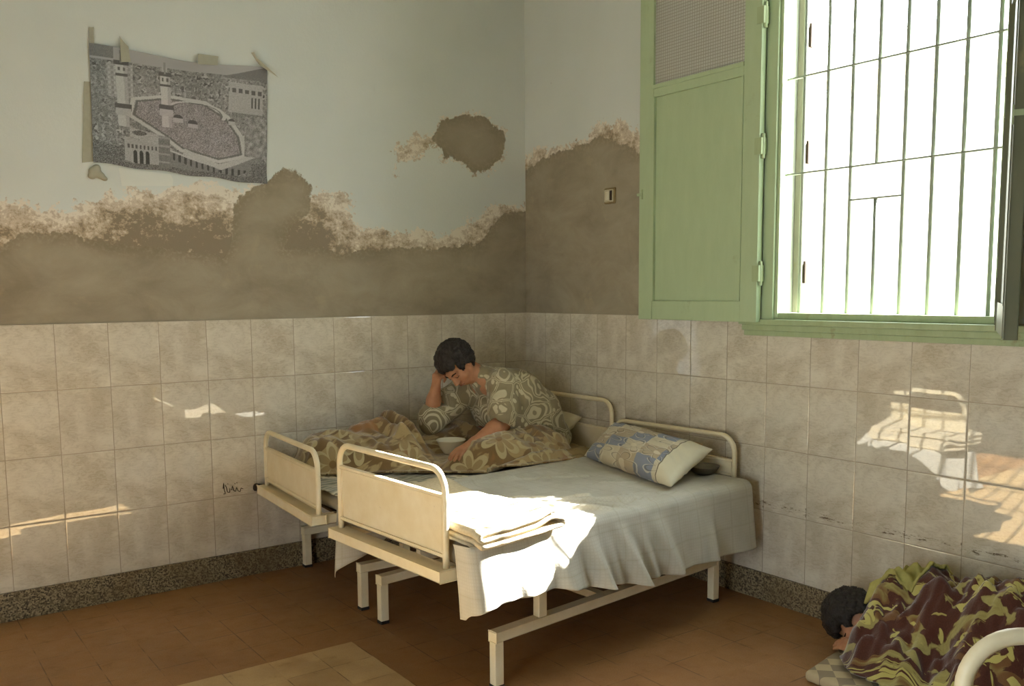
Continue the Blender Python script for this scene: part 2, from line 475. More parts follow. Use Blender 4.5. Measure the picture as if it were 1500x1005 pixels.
def m_sheet():
    t = NT('white_sheet'); u, v, _ = t.sep(t.uv()); p = t.pos()
    def lines(c, sc, w):
        f = t.math('FRACT', t.math('MULTIPLY', c, sc)); return t.step(t.math('ABSOLUTE', t.math('SUBTRACT', f, .5)), w, w * .4)
    fine = t.math('MAXIMUM', lines(u, 75, .22), lines(v, 75, .22)); big = t.math('MAXIMUM', lines(u, 7.5, .035), lines(v, 7.5, .035))
    n = t.noise(p, 5, 5, .6)
    col = t.mix(t.lin(n, .3, .7), S(174, 170, 154), S(194, 190, 176))
    col = t.mix(t.math('MULTIPLY', fine, .24), col, S(166, 158, 138)); col = t.mix(t.math('MULTIPLY', big, .34), col, S(160, 150, 128))
    return t.done(col, .85, .2, normal=t.bump(t.math('ADD', t.math('MULTIPLY', fine, .3), t.noise(p, 60, 3)), .25, .0015), sheen=.15)

def m_farsheet():
    t = NT('patterned_sheet'); u, v, _ = t.sep(t.uv()); p = t.pos()
    cu, cv = t.math('MULTIPLY', u, 7.), t.math('MULTIPLY', v, 7.)
    fu, fv = t.math('FRACT', cu), t.math('FRACT', cv)
    du, dv = t.math('ABSOLUTE', t.math('SUBTRACT', fu, .5)), t.math('ABSOLUTE', t.math('SUBTRACT', fv, .5))
    sq = t.step(t.math('MAXIMUM', du, dv), .30, .27)
    row = t.math('LESS_THAN', t.math('FRACT', t.math('MULTIPLY', cv, .3334)), .3334)
    dia = t.step(t.math('ADD', du, dv), .16, .12)
    st = t.step(t.math('ABSOLUTE', t.math('SUBTRACT', t.math('FRACT', t.math('MULTIPLY', cv, 3.)), .5)), .26, .20)
    wob = t.noise(p, 30, 3)
    a = t.mix(t.math('MULTIPLY', st, wob), S(120, 118, 100), S(196, 186, 158))
    col = t.mix(t.math('MULTIPLY', row, sq), a, S(200, 190, 160)); col = t.mix(t.math('MULTIPLY', t.math('MULTIPLY', row, sq), dia), col, S(128, 118, 92))
    return t.done(col, .85, .15, normal=t.bump(wob, .2, .002), sheen=.2)

def flower(t, u, v, sc, petals, rad, seed):
    """a big petal flower in every (jittered) cell: returns (petal mask, centre mask, outline mask)"""
    vec = t.comb(t.math('ADD', t.math('MULTIPLY', u, sc), seed), t.math('MULTIPLY', v, sc), 0.)
    nd = t.n('TexVoronoi', {'Vector': vec, 'Scale': 1., 'Randomness': .55}, voronoi_dimensions='2D', feature='F1')
    d = t.vmath('SUBTRACT', vec, nd.outputs['Position']); dx, dy, _ = t.sep(d)
    r = t.vmath('LENGTH', d); an = t.math('ARCTAN2', dy, dx)
    lobe = t.math('ABSOLUTE', t.math('COSINE', t.math('MULTIPLY', an, petals / 2.)))
    R = t.math('MULTIPLY', t.math('ADD', t.math('MULTIPLY', lobe, .75), .25), rad)
    e = t.math('SUBTRACT', R, r)
    return t.step(e, -.008, .012), t.step(r, rad * .24, rad * .19), t.step(t.math('ABSOLUTE', e), .035, .015), e

def m_brownblanket(name='brown_floral_fleece'):
    t = NT(name); u, v, _ = t.sep(t.uv()); p = t.pos()
    pm, cm, ol, e = flower(t, u, v, 4.6, 6., .40, 1.37)
    halo = t.step(e, -.14, -.12)
    big = t.noise(t.uv(), 3.2, 3, .5, 1.0); bands = t.step(t.noise(t.scalev(t.uv(), (1.2, 3.2, 1)), 3.5, 3, .5, 1.6), .46, .53)
    base = t.mix(bands, S(112, 88, 54), S(166, 144, 100)); base = t.mix(t.step(big, .58, .63), base, S(140, 100, 58))
    few = t.step(t.noise(t.vmath('ADD', t.uv(), (3.1, .4, 0.)), 2.1, 2, .4), .44, .50)
    halo = t.math('MULTIPLY', halo, few); pm = t.math('MULTIPLY', pm, few); cm = t.math('MULTIPLY', cm, few)
    col = t.mix(halo, base, S(186, 170, 130)); col = t.mix(t.math('MULTIPLY', pm, .75), col, S(140, 116, 74)); col = t.mix(cm, col, S(124, 96, 58))
    fz = t.noise(p, 190, 3, .7)
    col = t.mix(t.math('MULTIPLY', fz, .35), col, S(96, 74, 46))
    return t.done(col, .95, .1, normal=t.bump(t.math('ADD', fz, t.math('MULTIPLY', t.noise(p, 40, 3), .6)), .5, .004), sheen=.5)

def m_maroonblanket():
    t = NT('maroon_yellow_fleece'); u, v, _ = t.sep(t.uv()); p = t.pos()
    pm, cm, ol, e = flower(t, u, v, 6.4, 4., .40, 4.2)
    n = t.noise(t.uv(), 7, 4, .55, 1.4); fz = t.noise(p, 170, 3, .7)
    dq = t.vmath('ADD', t.uv(), t.vmath('SCALE', t.n('TexNoise', {'Vector': t.uv(), 'Scale': 9., 'Detail': 3.}).outputs['Color'], scale=.10))
    d = t.vor(dq, 9.5, dims='2D'); k = t.math('ADD', d, t.math('MULTIPLY', t.math('SUBTRACT', n, .5), .5))
    mar = t.mix(fz, S(50, 28, 24), S(88, 50, 38)); yel = t.mix(t.noise(t.uv(), 40, 4, .7), S(112, 102, 58), S(168, 158, 98))
    col = t.mix(t.step(k, .50, .56), mar, t.mix(t.step(t.noise(t.uv(), 5, 2), .42, .50), S(106, 74, 44), yel))
    col = t.mix(t.math('MULTIPLY', pm, t.step(n, .47, .52)), col, S(172, 162, 94)); col = t.mix(cm, col, S(70, 36, 28))
    return t.done(col, .95, .1, normal=t.bump(fz, .5, .004), sheen=.4)

def m_patch():
    t = NT('patchwork_pillowcase'); u, v, _ = t.sep(t.uv()); p = t.pos()
    cu, cv = t.math('FLOOR', t.math('MULTIPLY', u, 5.)), t.math('FLOOR', t.math('MULTIPLY', v, 4.))
    k = t.n('TexWhiteNoise', {'Vector': t.comb(cu, cv, 5.)}, noise_dimensions='3D').outputs['Value']
    ch = t.math('MODULO', t.math('ADD', cu, t.math('MULTIPLY', cv, 2.)), 3.)
    col = t.mix(t.math('LESS_THAN', ch, .5), S(196, 186, 160), S(122, 128, 142)); col = t.mix(t.math('GREATER_THAN', ch, 1.5), col, S(170, 154, 128))
    pm, cm, ol, e = flower(t, u, v, 3.0, 5., .46, 2.9)
    col = t.mix(t.math('MULTIPLY', ol, .6), col, S(92, 88, 82)); col = t.mix(t.math('MULTIPLY', cm, .7), col, S(216, 206, 180))
    wh = t.step(t.math('ABSOLUTE', t.math('ADD', e, .07)), .03, .01)
    col = t.mix(t.math('MULTIPLY', wh, .6), col, S(218, 210, 190))
    end = t.math('MAXIMUM', t.step(u, .845, .85), t.step(u, .035, .03))
    col = t.mix(end, col, S(208, 200, 172)); seam = t.step(t.math('ABSOLUTE', t.math('SUBTRACT', u, .845)), .006, .003)
    col = t.mix(seam, col, S(110, 100, 84))
    return t.done(col, .85, .15, normal=t.bump(t.noise(p, 55, 4), .2, .002), sheen=.2)

def m_dress():
    t = NT('printed_dress'); p = t.pos()
    w = t.n('TexNoise', {'Vector': p, 'Scale': 5., 'Detail': 2.}).outputs['Color']
    q = t.vmath('ADD', p, t.vmath('SCALE', t.vmath('SUBTRACT', w, (.5, .5, .5)), scale=.10))
    c1 = t.n('TexVoronoi', {'Vector': q, 'Scale': 6.8}); e1 = t.vor(q, 6.8, 'DISTANCE_TO_EDGE')
    r1 = t.sep(c1.outputs['Color'])[0]; d1 = c1.outputs['Distance']
    cream, taupe = S(190, 181, 152), S(128, 117, 92)
    ring = t.math('FRACT', t.math('MULTIPLY', d1, 5.5))
    swirl = t.step(t.math('ABSOLUTE', t.math('SUBTRACT', ring, .5)), .24, .18)
    d2 = t.vor(q, 21); dots = t.step(d2, .36, .30)
    fan = t.step(d1, .42, .38)
    a = t.mix(swirl, taupe, cream)                        # swirled cells
    b = t.mix(dots, taupe, cream)                         # dotted dark cells
    c = t.mix(t.math('MULTIPLY', fan, t.math('SUBTRACT', 1., t.step(t.vor(q, 13, 'DISTANCE_TO_EDGE'), .07, .04))), taupe, cream)
    col = t.mix(t.math('LESS_THAN', r1, .36), c, a); col = t.mix(t.math('GREATER_THAN', r1, .66), col, b)
    col = t.mix(t.step(e1, .050, .036), col, cream); col = t.mix(t.step(e1, .020, .012), col, taupe)
    n = t.noise(p, 60, 3)
    return t.done(col, .85, .15, normal=t.bump(n, .15, .002), sheen=.2)

def m_skin():
    t = NT('skin'); p = t.pos(); n = t.noise(p, 25, 4)
    return t.done(t.mix(n, S(150, 100, 70), S(186, 136, 102)), .55, .35, normal=t.bump(t.noise(p, 160, 3), .1, .001), sss=.15)

def m_hair():
    t = NT('dark_hair'); p = t.pos(); n = t.noise(p, 120, 4, .7, 1.5)
    return t.done(t.mix(n, (.006, .005, .004), (.030, .022, .018)), .5, .3, normal=t.bump(n, .8, .004))

def m_glass():
    t = NT('hammered_wired_glass'); u, v, _ = t.sep(t.uv()); p = t.pos()
    f = lambda c: t.step(t.math('ABSOLUTE', t.math('SUBTRACT', t.math('FRACT', t.math('MULTIPLY', c, 62.)), .5)), .14, .06)
    g = t.math('MAXIMUM', f(u), f(v)); n = t.noise(p, 70, 3)
    col = t.mix(g, S(178, 178, 168), S(146, 144, 132))
    return t.done(col, .32, .4, normal=t.bump(t.math('ADD', n, g), .6, .004))

def m_vcol(name, rough=.6):
    t = NT(name); c = t.attr('col', 'Color'); n = t.noise(t.pos(), 300, 3)
    return t.done(t.mix(t.math('MULTIPLY', n, .12), c, S(150, 146, 132)), rough, .3, normal=t.bump(t.noise(t.pos(), 6, 3), .3, .004))

M = {}
M['wall'] = m_wall('peeling_painted_plaster', 1)
M['tile'] = m_tile('beige_marbled_tile'); M['tile_marks'] = m_tile('beige_marbled_tile_scuffed', True)
M['terrazzo'] = m_terrazzo(); M['floor'] = m_floor(); M['bed'] = m_bedpaint()
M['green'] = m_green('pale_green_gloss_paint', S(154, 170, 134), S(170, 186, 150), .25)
M['green2'] = m_green('worn_green_paint', S(132, 146, 108), S(166, 180, 142), .8)
M['whitewood'] = m_green('peeling_white_paint', S(112, 106, 90), S(150, 144, 126), .9)
M['ceil'] = m_plain('ceiling_paint', S(214, 216, 206), .8)
M['sheet'] = m_sheet(); M['farsheet'] = m_farsheet(); M['brown'] = m_brownblanket(); M['maroon'] = m_maroonblanket()
M['patch'] = m_patch(); M['dress'] = m_dress(); M['skin'] = m_skin(); M['hair'] = m_hair(); M['glass'] = m_glass()
M['iron'] = m_plain('painted_iron_bar', S(142, 150, 136), .5, .4, .1)
M['steel'] = m_plain('dull_steel', S(150, 146, 134), .35, .5, .8)
M['bowl'] = m_plain('cream_enamel_bowl', S(226, 222, 200), .25, .5, 0, .04)
M['dish'] = m_plain('grey_metal_dish', S(120, 112, 96), .4, .5, .6, .2)
M['cream_cloth'] = m_plain('cream_cotton', S(200, 190, 160), .9, .1, 0, .10, 30, .3)
M['beige_cloth'] = m_plain('beige_cotton', S(170, 146, 112), .9, .1, 0, .12, 30, .3)
M['taupe_cloth'] = m_plain('taupe_cotton', S(140, 122, 88), .9, .1, 0, .15, 30, .4)
M['foam'] = m_plain('grey_mattress_ticking', S(150, 138, 116), .9, .1, 0, .12, 40, .3)
M['deck'] = m_plain('rusty_bed_slats', S(120, 92, 60), .8, .2, .1, .25, 25, .3)
M['rubber'] = m_plain('black_rubber', S(48, 42, 36), .8, .3)
M['paper'] = m_plain('white_paper', S(222, 224, 214), .8, .2, 0, .03)
M['tape'] = m_plain('yellowed_tape', S(160, 158, 140), .4, .4, 0, .12, 40)
M['dark_mark'] = m_plain('dark_pen_mark', S(58, 46, 34), .8, .2)
M['tan_fleece'] = m_plain('tan_fleece', S(212, 198, 168), 1.0, .05, 0, .20, 90, .9)
M['brow'] = m_plain('brow_hair', S(30, 22, 18), .8, .2)
M['lip'] = m_plain('lip_skin', S(140, 84, 70), .5, .35)
M['socket'] = m_plain('cream_plastic', S(206, 198, 170), .4, .4)
M['pale_render'] = m_plain('pale_render', S(232, 226, 212), .9, .1, 0, .05, 3)
M['backlit_green'] = m_green('backlit_worn_green_wood', S(84, 86, 62), S(108, 108, 82), .6)  # worn green wood, with the leaf's backlit shade put into its colour
M['wood'] = m_plain('weathered_timber', S(226, 214, 190), .9, .1, 0, .2, 8)
M['earth'] = m_plain('dry_ground', S(206, 201, 190), 1., .1, 0, .1, 2)
# ================================================================== THE ROOM
CEM_L = [[-5.6, 1.86], [-3.9, 1.87], [-3.306, 1.879], [-3.14, 1.839], [-3.049, 1.903], [-2.878, 1.905], [-2.714, 1.872], [-2.371, 1.832], [-2.061, 1.801], [-2.023, 1.898], [-2.012, 1.994], [-1.979, 2.136], [-1.846, 2.195], [-1.769, 2.253], [-1.702, 2.31], [-1.589, 2.276], [-1.529, 2.187], [-1.567, 2.066], [-1.686, 1.969], [-1.719, 1.845], [-1.649, 1.866], [-1.493, 1.865], [-1.364, 1.836], [-1.054, 1.871], [-0.729, 1.878], [-0.375, 1.899], [-0.265, 2.039], [-0.187, 2.118], [0.05, 2.144], [0.05, 0], [-5.6, 0]]
RAG_L = [[-5.6, 2.1], [-3.9, 2.07], [-3.293, 2.083], [-3.126, 2.064], [-3.011, 2.047], [-2.953, 2.021], [-2.861, 2.041], [-2.617, 2.115], [-2.31, 2.174], [-1.845, 2.203], [-1.534, 2.191], [-1.297, 2.173], [-1.261, 2.035], [-1.208, 1.985], [-0.894, 1.987], [-0.605, 1.98], [-0.447, 2.089], [-0.28, 2.158], [-0.186, 2.198], [0.05, 2.181], [0.05, 0], [-5.6, 0]]
BLOB_L = [[-0.731, 2.547], [-0.664, 2.666], [-0.542, 2.708], [-0.327, 2.73], [-0.203, 2.651], [-0.143, 2.599], [-0.183, 2.49], [-0.299, 2.394], [-0.422, 2.364], [-0.51, 2.435], [-0.648, 2.441], [-0.667, 2.511]]
PEEL_L = [[-0.992, 2.52], [-0.838, 2.574], [-0.69, 2.609], [-0.693, 2.463], [-0.89, 2.385], [-0.987, 2.305], [-1.052, 2.333]]
CEM_R = [[0.05, 2.39], [-0.254, 2.474], [-0.516, 2.492], [-0.709, 2.516], [-0.772, 2.52], [-0.993, 2.451], [-1.056, 2.388], [-1.174, 2.351], [-1.901, 2.264], [-1.922, 0.0], [0.05, 0.0]]
RAG_R = [[0.05, 2.485], [-0.132, 2.55], [-0.516, 2.526], [-0.627, 2.556], [-0.709, 2.605], [-0.874, 2.608], [-1.015, 2.572], [-1.112, 2.473], [-1.173, 2.415], [-1.9, 2.301], [-1.907, 0], [0.05, 0]]
H_CEIL, X_MIN, Y_MIN = 4.0, -5.6, -8.0
ZT, ZB = 1.457, .144                          # top of the tiling, top of the skirting

def grid_wall(name, axis, at, rng, zr, hole, depth, mat, step, masks=None, holes=()):
    """a wall with fine front face, real window holes and thickness. axis 1: plane y=at along x, axis 0: plane x=at along y"""
    hs = list(holes) + ([hole] if hole else [])
    A = np.unique(np.round(np.concatenate([np.arange(rng[0], rng[1] + 1e-6, step), [rng[1]]] + [[h[0], h[1]] for h in hs]), 4))
    Z = np.unique(np.round(np.concatenate([np.arange(zr[0], zr[1] + 1e-6, step), [zr[1]]] + [[h[2], h[3]] for h in hs]), 4))
    a, z = np.meshgrid(A, Z, indexing='ij'); f = np.full(a.shape, at, float)
    P = np.stack([f, a, z] if axis == 0 else [a, f, z], -1).reshape(-1, 3)
    ca, cz = (A[:-1] + A[1:]) / 2, (Z[:-1] + Z[1:]) / 2
    mk = np.ones((len(ca), len(cz)), bool)
    for h in hs: mk &= ~((ca[:, None] > h[0]) & (ca[:, None] < h[1]) & (cz[None] > h[2]) & (cz[None] < h[3]))
    F = grid_faces(len(A), len(Z), mk); V = P.tolist(); n0 = len(V)
    q = lambda d, aa, zz: (at + d, aa, zz) if axis == 0 else (aa, at + d, zz)
    for h in hs:                                       # reveals
        c = [(h[0], h[2]), (h[1], h[2]), (h[1], h[3]), (h[0], h[3])]
        for i in range(4):
            (a1, z1), (a2, z2) = c[i], c[(i + 1) % 4]; n = len(V)
            V += [q(0, a1, z1), q(0, a2, z2), q(depth, a2, z2), q(depth, a1, z1)]; F.append((n, n + 1, n + 2, n + 3))
    # outer face, in strips round the holes
    As = sorted({rng[0], rng[1], *[h[0] for h in hs], *[h[1] for h in hs]}); Zs = sorted({zr[0], zr[1], *[h[2] for h in hs], *[h[3] for h in hs]})
    for i in range(len(As) - 1):
        for j in range(len(Zs) - 1):
            m = ((As[i] + As[i + 1]) / 2, (Zs[j] + Zs[j + 1]) / 2)
            if any(h[0] < m[0] < h[1] and h[2] < m[1] < h[3] for h in hs): continue
            n = len(V); V += [q(depth, As[i], Zs[j]), q(depth, As[i + 1], Zs[j]), q(depth, As[i + 1], Zs[j + 1]), q(depth, As[i], Zs[j + 1])]; F.append((n, n + 1, n + 2, n + 3))
    at_ = {}
    N = len(V)
    for k in ('cem', 'rag', 'depth'):
        arr = np.full(N, -1.0 if k != 'depth' else 0.)
        if masks: arr[:n0] = masks[k](a, z).ravel()
        at_[k] = arr
    o = mesh(name, V, F, mat, None, False, attrs=at_); tag(o, kind='structure'); return o

def mk_left():
    cem = lambda a, z: np.maximum(poly_sd(a, z, CEM_L), poly_sd(a, z, BLOB_L))
    rag = lambda a, z: np.maximum(np.maximum(poly_sd(a, z, RAG_L) - .01, poly_sd(a, z, PEEL_L) - .025), poly_sd(a, z, BLOB_L) + .012)
    dep = lambda a, z: np.clip(poly_sd(a, z, RAG_L) / .3, 0, 1)
    return dict(cem=cem, rag=rag, depth=dep)
def mk_right():
    cem = lambda a, z: poly_sd(a, z, CEM_R); rag = lambda a, z: poly_sd(a, z, RAG_R) - .01
    dep = lambda a, z: np.clip(poly_sd(a, z, RAG_R) / .2, 0, 1)
    return dict(cem=cem, rag=rag, depth=dep)

WIN = (-3.19, -2.07, 1.46, 3.62)               # y0, y1, z0, z1 of the barred window
grid_wall('wall_left', 1, 0., (X_MIN, 0.), (0, H_CEIL), None, .25, M['wall'], .025, mk_left())
grid_wall('wall_right', 0, 0., (Y_MIN, 0.), (0, H_CEIL), WIN, .30, M['wall'], .03, mk_right())
grid_wall('wall_back', 1, Y_MIN, (X_MIN, 0.), (0, H_CEIL), None, -.25, M['ceil'], 1.0, None, holes=BACK_HOLES)
grid_wall('wall_side', 0, X_MIN, (Y_MIN, 0.), (0, H_CEIL), None, -.25, M['ceil'], 1.0, None, holes=SIDE_HOLES)
tag(MB().box((X_MIN - .25, Y_MIN - .25, H_CEIL), (.3, .25, H_CEIL + .2)).build('ceiling', M['ceil']), kind='structure')
tag(MB().box((X_MIN - .25, Y_MIN - .25, -.2), (.3, .25, 0)).build('floor', M['floor']), kind='structure')

def tiling(name, axis, rng, off, w, mat, parent):
    T = .007
    if axis == 1: V = [(rng[0], -T, ZB), (rng[1], -T, ZB), (rng[1], -T, ZT), (rng[0], -T, ZT), (rng[0], 0, ZT), (rng[1], 0, ZT)]; c = [v[0] for v in V]
    else: V = [(-T, rng[0], ZB), (-T, rng[1], ZB), (-T, rng[1], ZT), (-T, rng[0], ZT), (0, rng[0], ZT), (0, rng[1], ZT)]; c = [v[1] for v in V]
    uv = [((ci - off) / w, (v[2] - ZT) / .329) for ci, v in zip(c, V)]
    F = [(0, 1, 2, 3), (3, 2, 5, 4)] if axis == 1 else [(1, 0, 3, 2), (2, 3, 4, 5)]
    return tag(mesh(name, V, F, mat, parent, False, uv), kind='structure')
tiling('wall_left_tiling', 1, (X_MIN, -.006), -.932, .2499, M['tile'], None)
tiling('wall_right_tiling', 0, (Y_MIN, -.006), -.998, .2589, M['tile_marks'], None)
tag(MB().box((X_MIN, -.022, 0), (0, 0, ZB), .003).build('baseboard_left', M['terrazzo']), kind='structure')
tag(MB().box((-.022, Y_MIN, 0), (0, -.022, ZB), .003).build('baseboard_right', M['terrazzo']), kind='structure')

# ---- the barred window: lining, sill, worn outer stop
wy0, wy1, wz0, wz1 = WIN
w1 = tag(empty('window_1', (0, (wy0 + wy1) / 2, wz0)), kind='structure')
f = MB()
f.box((-.035, wy1 - .012, wz0 - .02), (.10, wy1 + .06, wz1 + .08), .005); f.box((-.035, wy0 - .06, wz0 - .02), (.10, wy0 + .012, wz1 + .08), .005)
f.box((-.02, wy1 - .03, wz0), (.06, wy1 - .012, wz1), .003); f.box((-.02, wy0 + .012, wz0), (.06, wy0 + .03, wz1), .003)
f.box((-.035, wy0, wz1 - .012), (.10, wy1, wz1 + .08), .005)
f.build('window_frame', M['green'], w1)
s = MB()
s.box((-.055, wy0 - .28, 1.425), (.10, wy1 + .185, 1.452), .004); s.box((-.040, wy0 - .26, 1.395), (.02, wy1 + .175, 1.425), .004); s.box((-.028, wy0 - .25, 1.368), (.02, wy1 + .17, 1.395), .004)
s.box((-.012, wy0, 1.452), (.06, wy1, 1.485), .004)
s.build('window_sill', M['green2'], w1)
g = MB()
g.box((.13, wy1 - .05, wz0), (.30, wy1 - .002, wz1), .006); g.box((.13, wy0 + .002, wz0), (.30, wy0 + .05, wz1), .006); g.box((.13, wy0, wz0), (.34, wy1, wz0 + .015), .004)
g.build('outer_stop', M['whitewood'], w1)
h = MB()
for z in (1.63, 2.22, 2.78):
    h.box((.155, wy1 - .056, z), (.175, wy1 - .049, z + .10), .001); h.tube([(.150, wy1 - .058, z), (.150, wy1 - .058, z + .11)], .006, 8)
h.build('old_hinge', M['dark_mark'], w1)

# ---- the grille
gr = tag(empty('window_grille', (.03, (wy0 + wy1) / 2, wz0)), 'grid of thin green iron bars across the bright window', 'window bars')
gx = .03; ys = [-2.192 - .1313 * i for i in range(8)]
for i, y in enumerate(ys):
    if i == 3:
        MB().tube([(gx, y, wz0 + .02), (gx, y, 2.007)], .009, 10).build('vertical_bar', M['iron'], gr, True)
        MB().tube([(gx, y, 2.158), (gx, y, wz1)], .009, 10).build('vertical_bar', M['iron'], gr, True)
    else: MB().tube([(gx, y, wz0 + .02), (gx, y, wz1)], .009, 10).build('vertical_bar', M['iron'], gr, True)
for z in (2.158, 2.612, 3.07): MB().box((gx - .012, wy0, z - .004), (gx + .012, wy1, z + .004), .001).build('cross_bar', M['iron'], gr)
MB().box((gx - .010, ys[4], 2.003), (gx + .010, ys[2], 2.011), .001).build('short_cross_bar', M['iron'], gr)

# ---- casement leaves (board below, wired glass above), folded back into the room
def leaf(name, hinge, ang, label, paint):
    """built flat at the hinge, then turned: local a runs away from the hinge, t is the thickness"""
    W, z0, z1, T = .84, 1.437, 3.66, .036
    r = tag(empty(name, (hinge[0], hinge[1], z0)), label, 'shutter')
    d = Vector((math.cos(ang), math.sin(ang), 0)); nn = Vector((-d.y, d.x, 0))
    def bx(mb, a0, a1, za, zb, t0, t1, bev=.003):
        bm = bmesh.new(); bmesh.ops.create_cube(bm, size=1)
        for v in bm.verts:
            a = a0 + (v.co.x + .5) * (a1 - a0); t = t0 + (v.co.y + .5) * (t1 - t0); z = za + (v.co.z + .5) * (zb - za)
            v.co = Vector((hinge[0], hinge[1], 0)) + d * a + nn * t + Vector((0, 0, z))
        mb._bm(bm, bev)
    m = MB(); sw = .105
    bx(m, 0, sw, z0, z1, 0, T); bx(m, W - sw, W, z0, z1, 0, T)
    bx(m, sw, W - sw, z0, z0 + .105, .001, T - .001); bx(m, sw, W - sw, 2.655, 2.715, .001, T - .001); bx(m, sw, W - sw, z1 - .09, z1, .001, T - .001)
    m.build('frame', paint, r)
    m = MB(); bx(m, sw - .01, W - sw + .01, z0 + .095, 2.665, .012, T - .014, .001); m.build('board_panel', paint, r)
    m = MB()
    for (a0, a1, za, zb) in ((sw, sw + .012, z0 + .105, 2.655), (W - sw - .012, W - sw, z0 + .105, 2.655), (sw, W - sw, 2.700, 2.722)):
        bx(m, a0, a1, za, zb, -.002, T + .004, .002)
    m.build('moulding', paint, r)
    V = []
    for (a, z) in ((sw, 2.71), (W - sw, 2.71), (W - sw, z1 - .08), (sw, z1 - .08)):
        V.append(Vector((hinge[0], hinge[1], z)) + d * a + nn * (T * .5 - .003))
    V2 = [v + nn * .006 for v in V]
    uv = [(0, 0), (W - 2 * sw, 0), (W - 2 * sw, .87), (0, .87)]
    mesh('wired_glass', V + V2, [(0, 1, 2, 3), (7, 6, 5, 4), (0, 4, 5, 1), (1, 5, 6, 2), (2, 6, 7, 3), (3, 7, 4, 0)], M['glass'], r, False, uv + uv)
    for z in (1.62, 2.24, 2.86, 3.45):
        p = Vector((hinge[0], hinge[1], z)) + nn * T * .5 - d * .008
        hh = MB().tube([p, p + Vector((0, 0, .12))], .009, 10); bx(hh, -.012, .03, z + .02, z + .10, -.003, T + .003, .001)
        hh.build('hinge', M['green2'], r)
    p = MB(); bx(p, W - .028, W + .012, 2.13, 2.145, -.004, T + .008, .002); bx(p, W - .03, W - .018, 2.11, 2.165, -.004, T + .006, .002); p.build('latch', M['green2'], r)
    return r
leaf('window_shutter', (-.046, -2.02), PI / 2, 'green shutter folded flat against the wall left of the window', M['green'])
leaf('window_shutter', (-.042, -3.178), -PI / 2 - math.radians(62), 'dark backlit shutter standing open at the right edge of the photo', M['backlit_green'])

# ---- wall socket
so = tag(empty('wall_socket', (0, -.853, 2.165)), 'small square wall socket hanging on the bare cement patch', 'socket')
MB().box((-.014, -.900, 2.118), (.0, -.806, 2.212), .006).build('socket_box', M['taupe_cloth'], so)
m = MB(); m.box((-.022, -.890, 2.128), (-.012, -.816, 2.202), .006); m.build('cover_plate', M['socket'], so)
m = MB(); m.box((-.027, -.858, 2.140), (-.020, -.832, 2.190), .002); m.build('rocker_switch', M['bowl'], so)
m = MB(); m.box((-.024, -.886, 2.136), (-.021, -.866, 2.194), .001); m.build('dark_slot', M['dark_mark'], so)

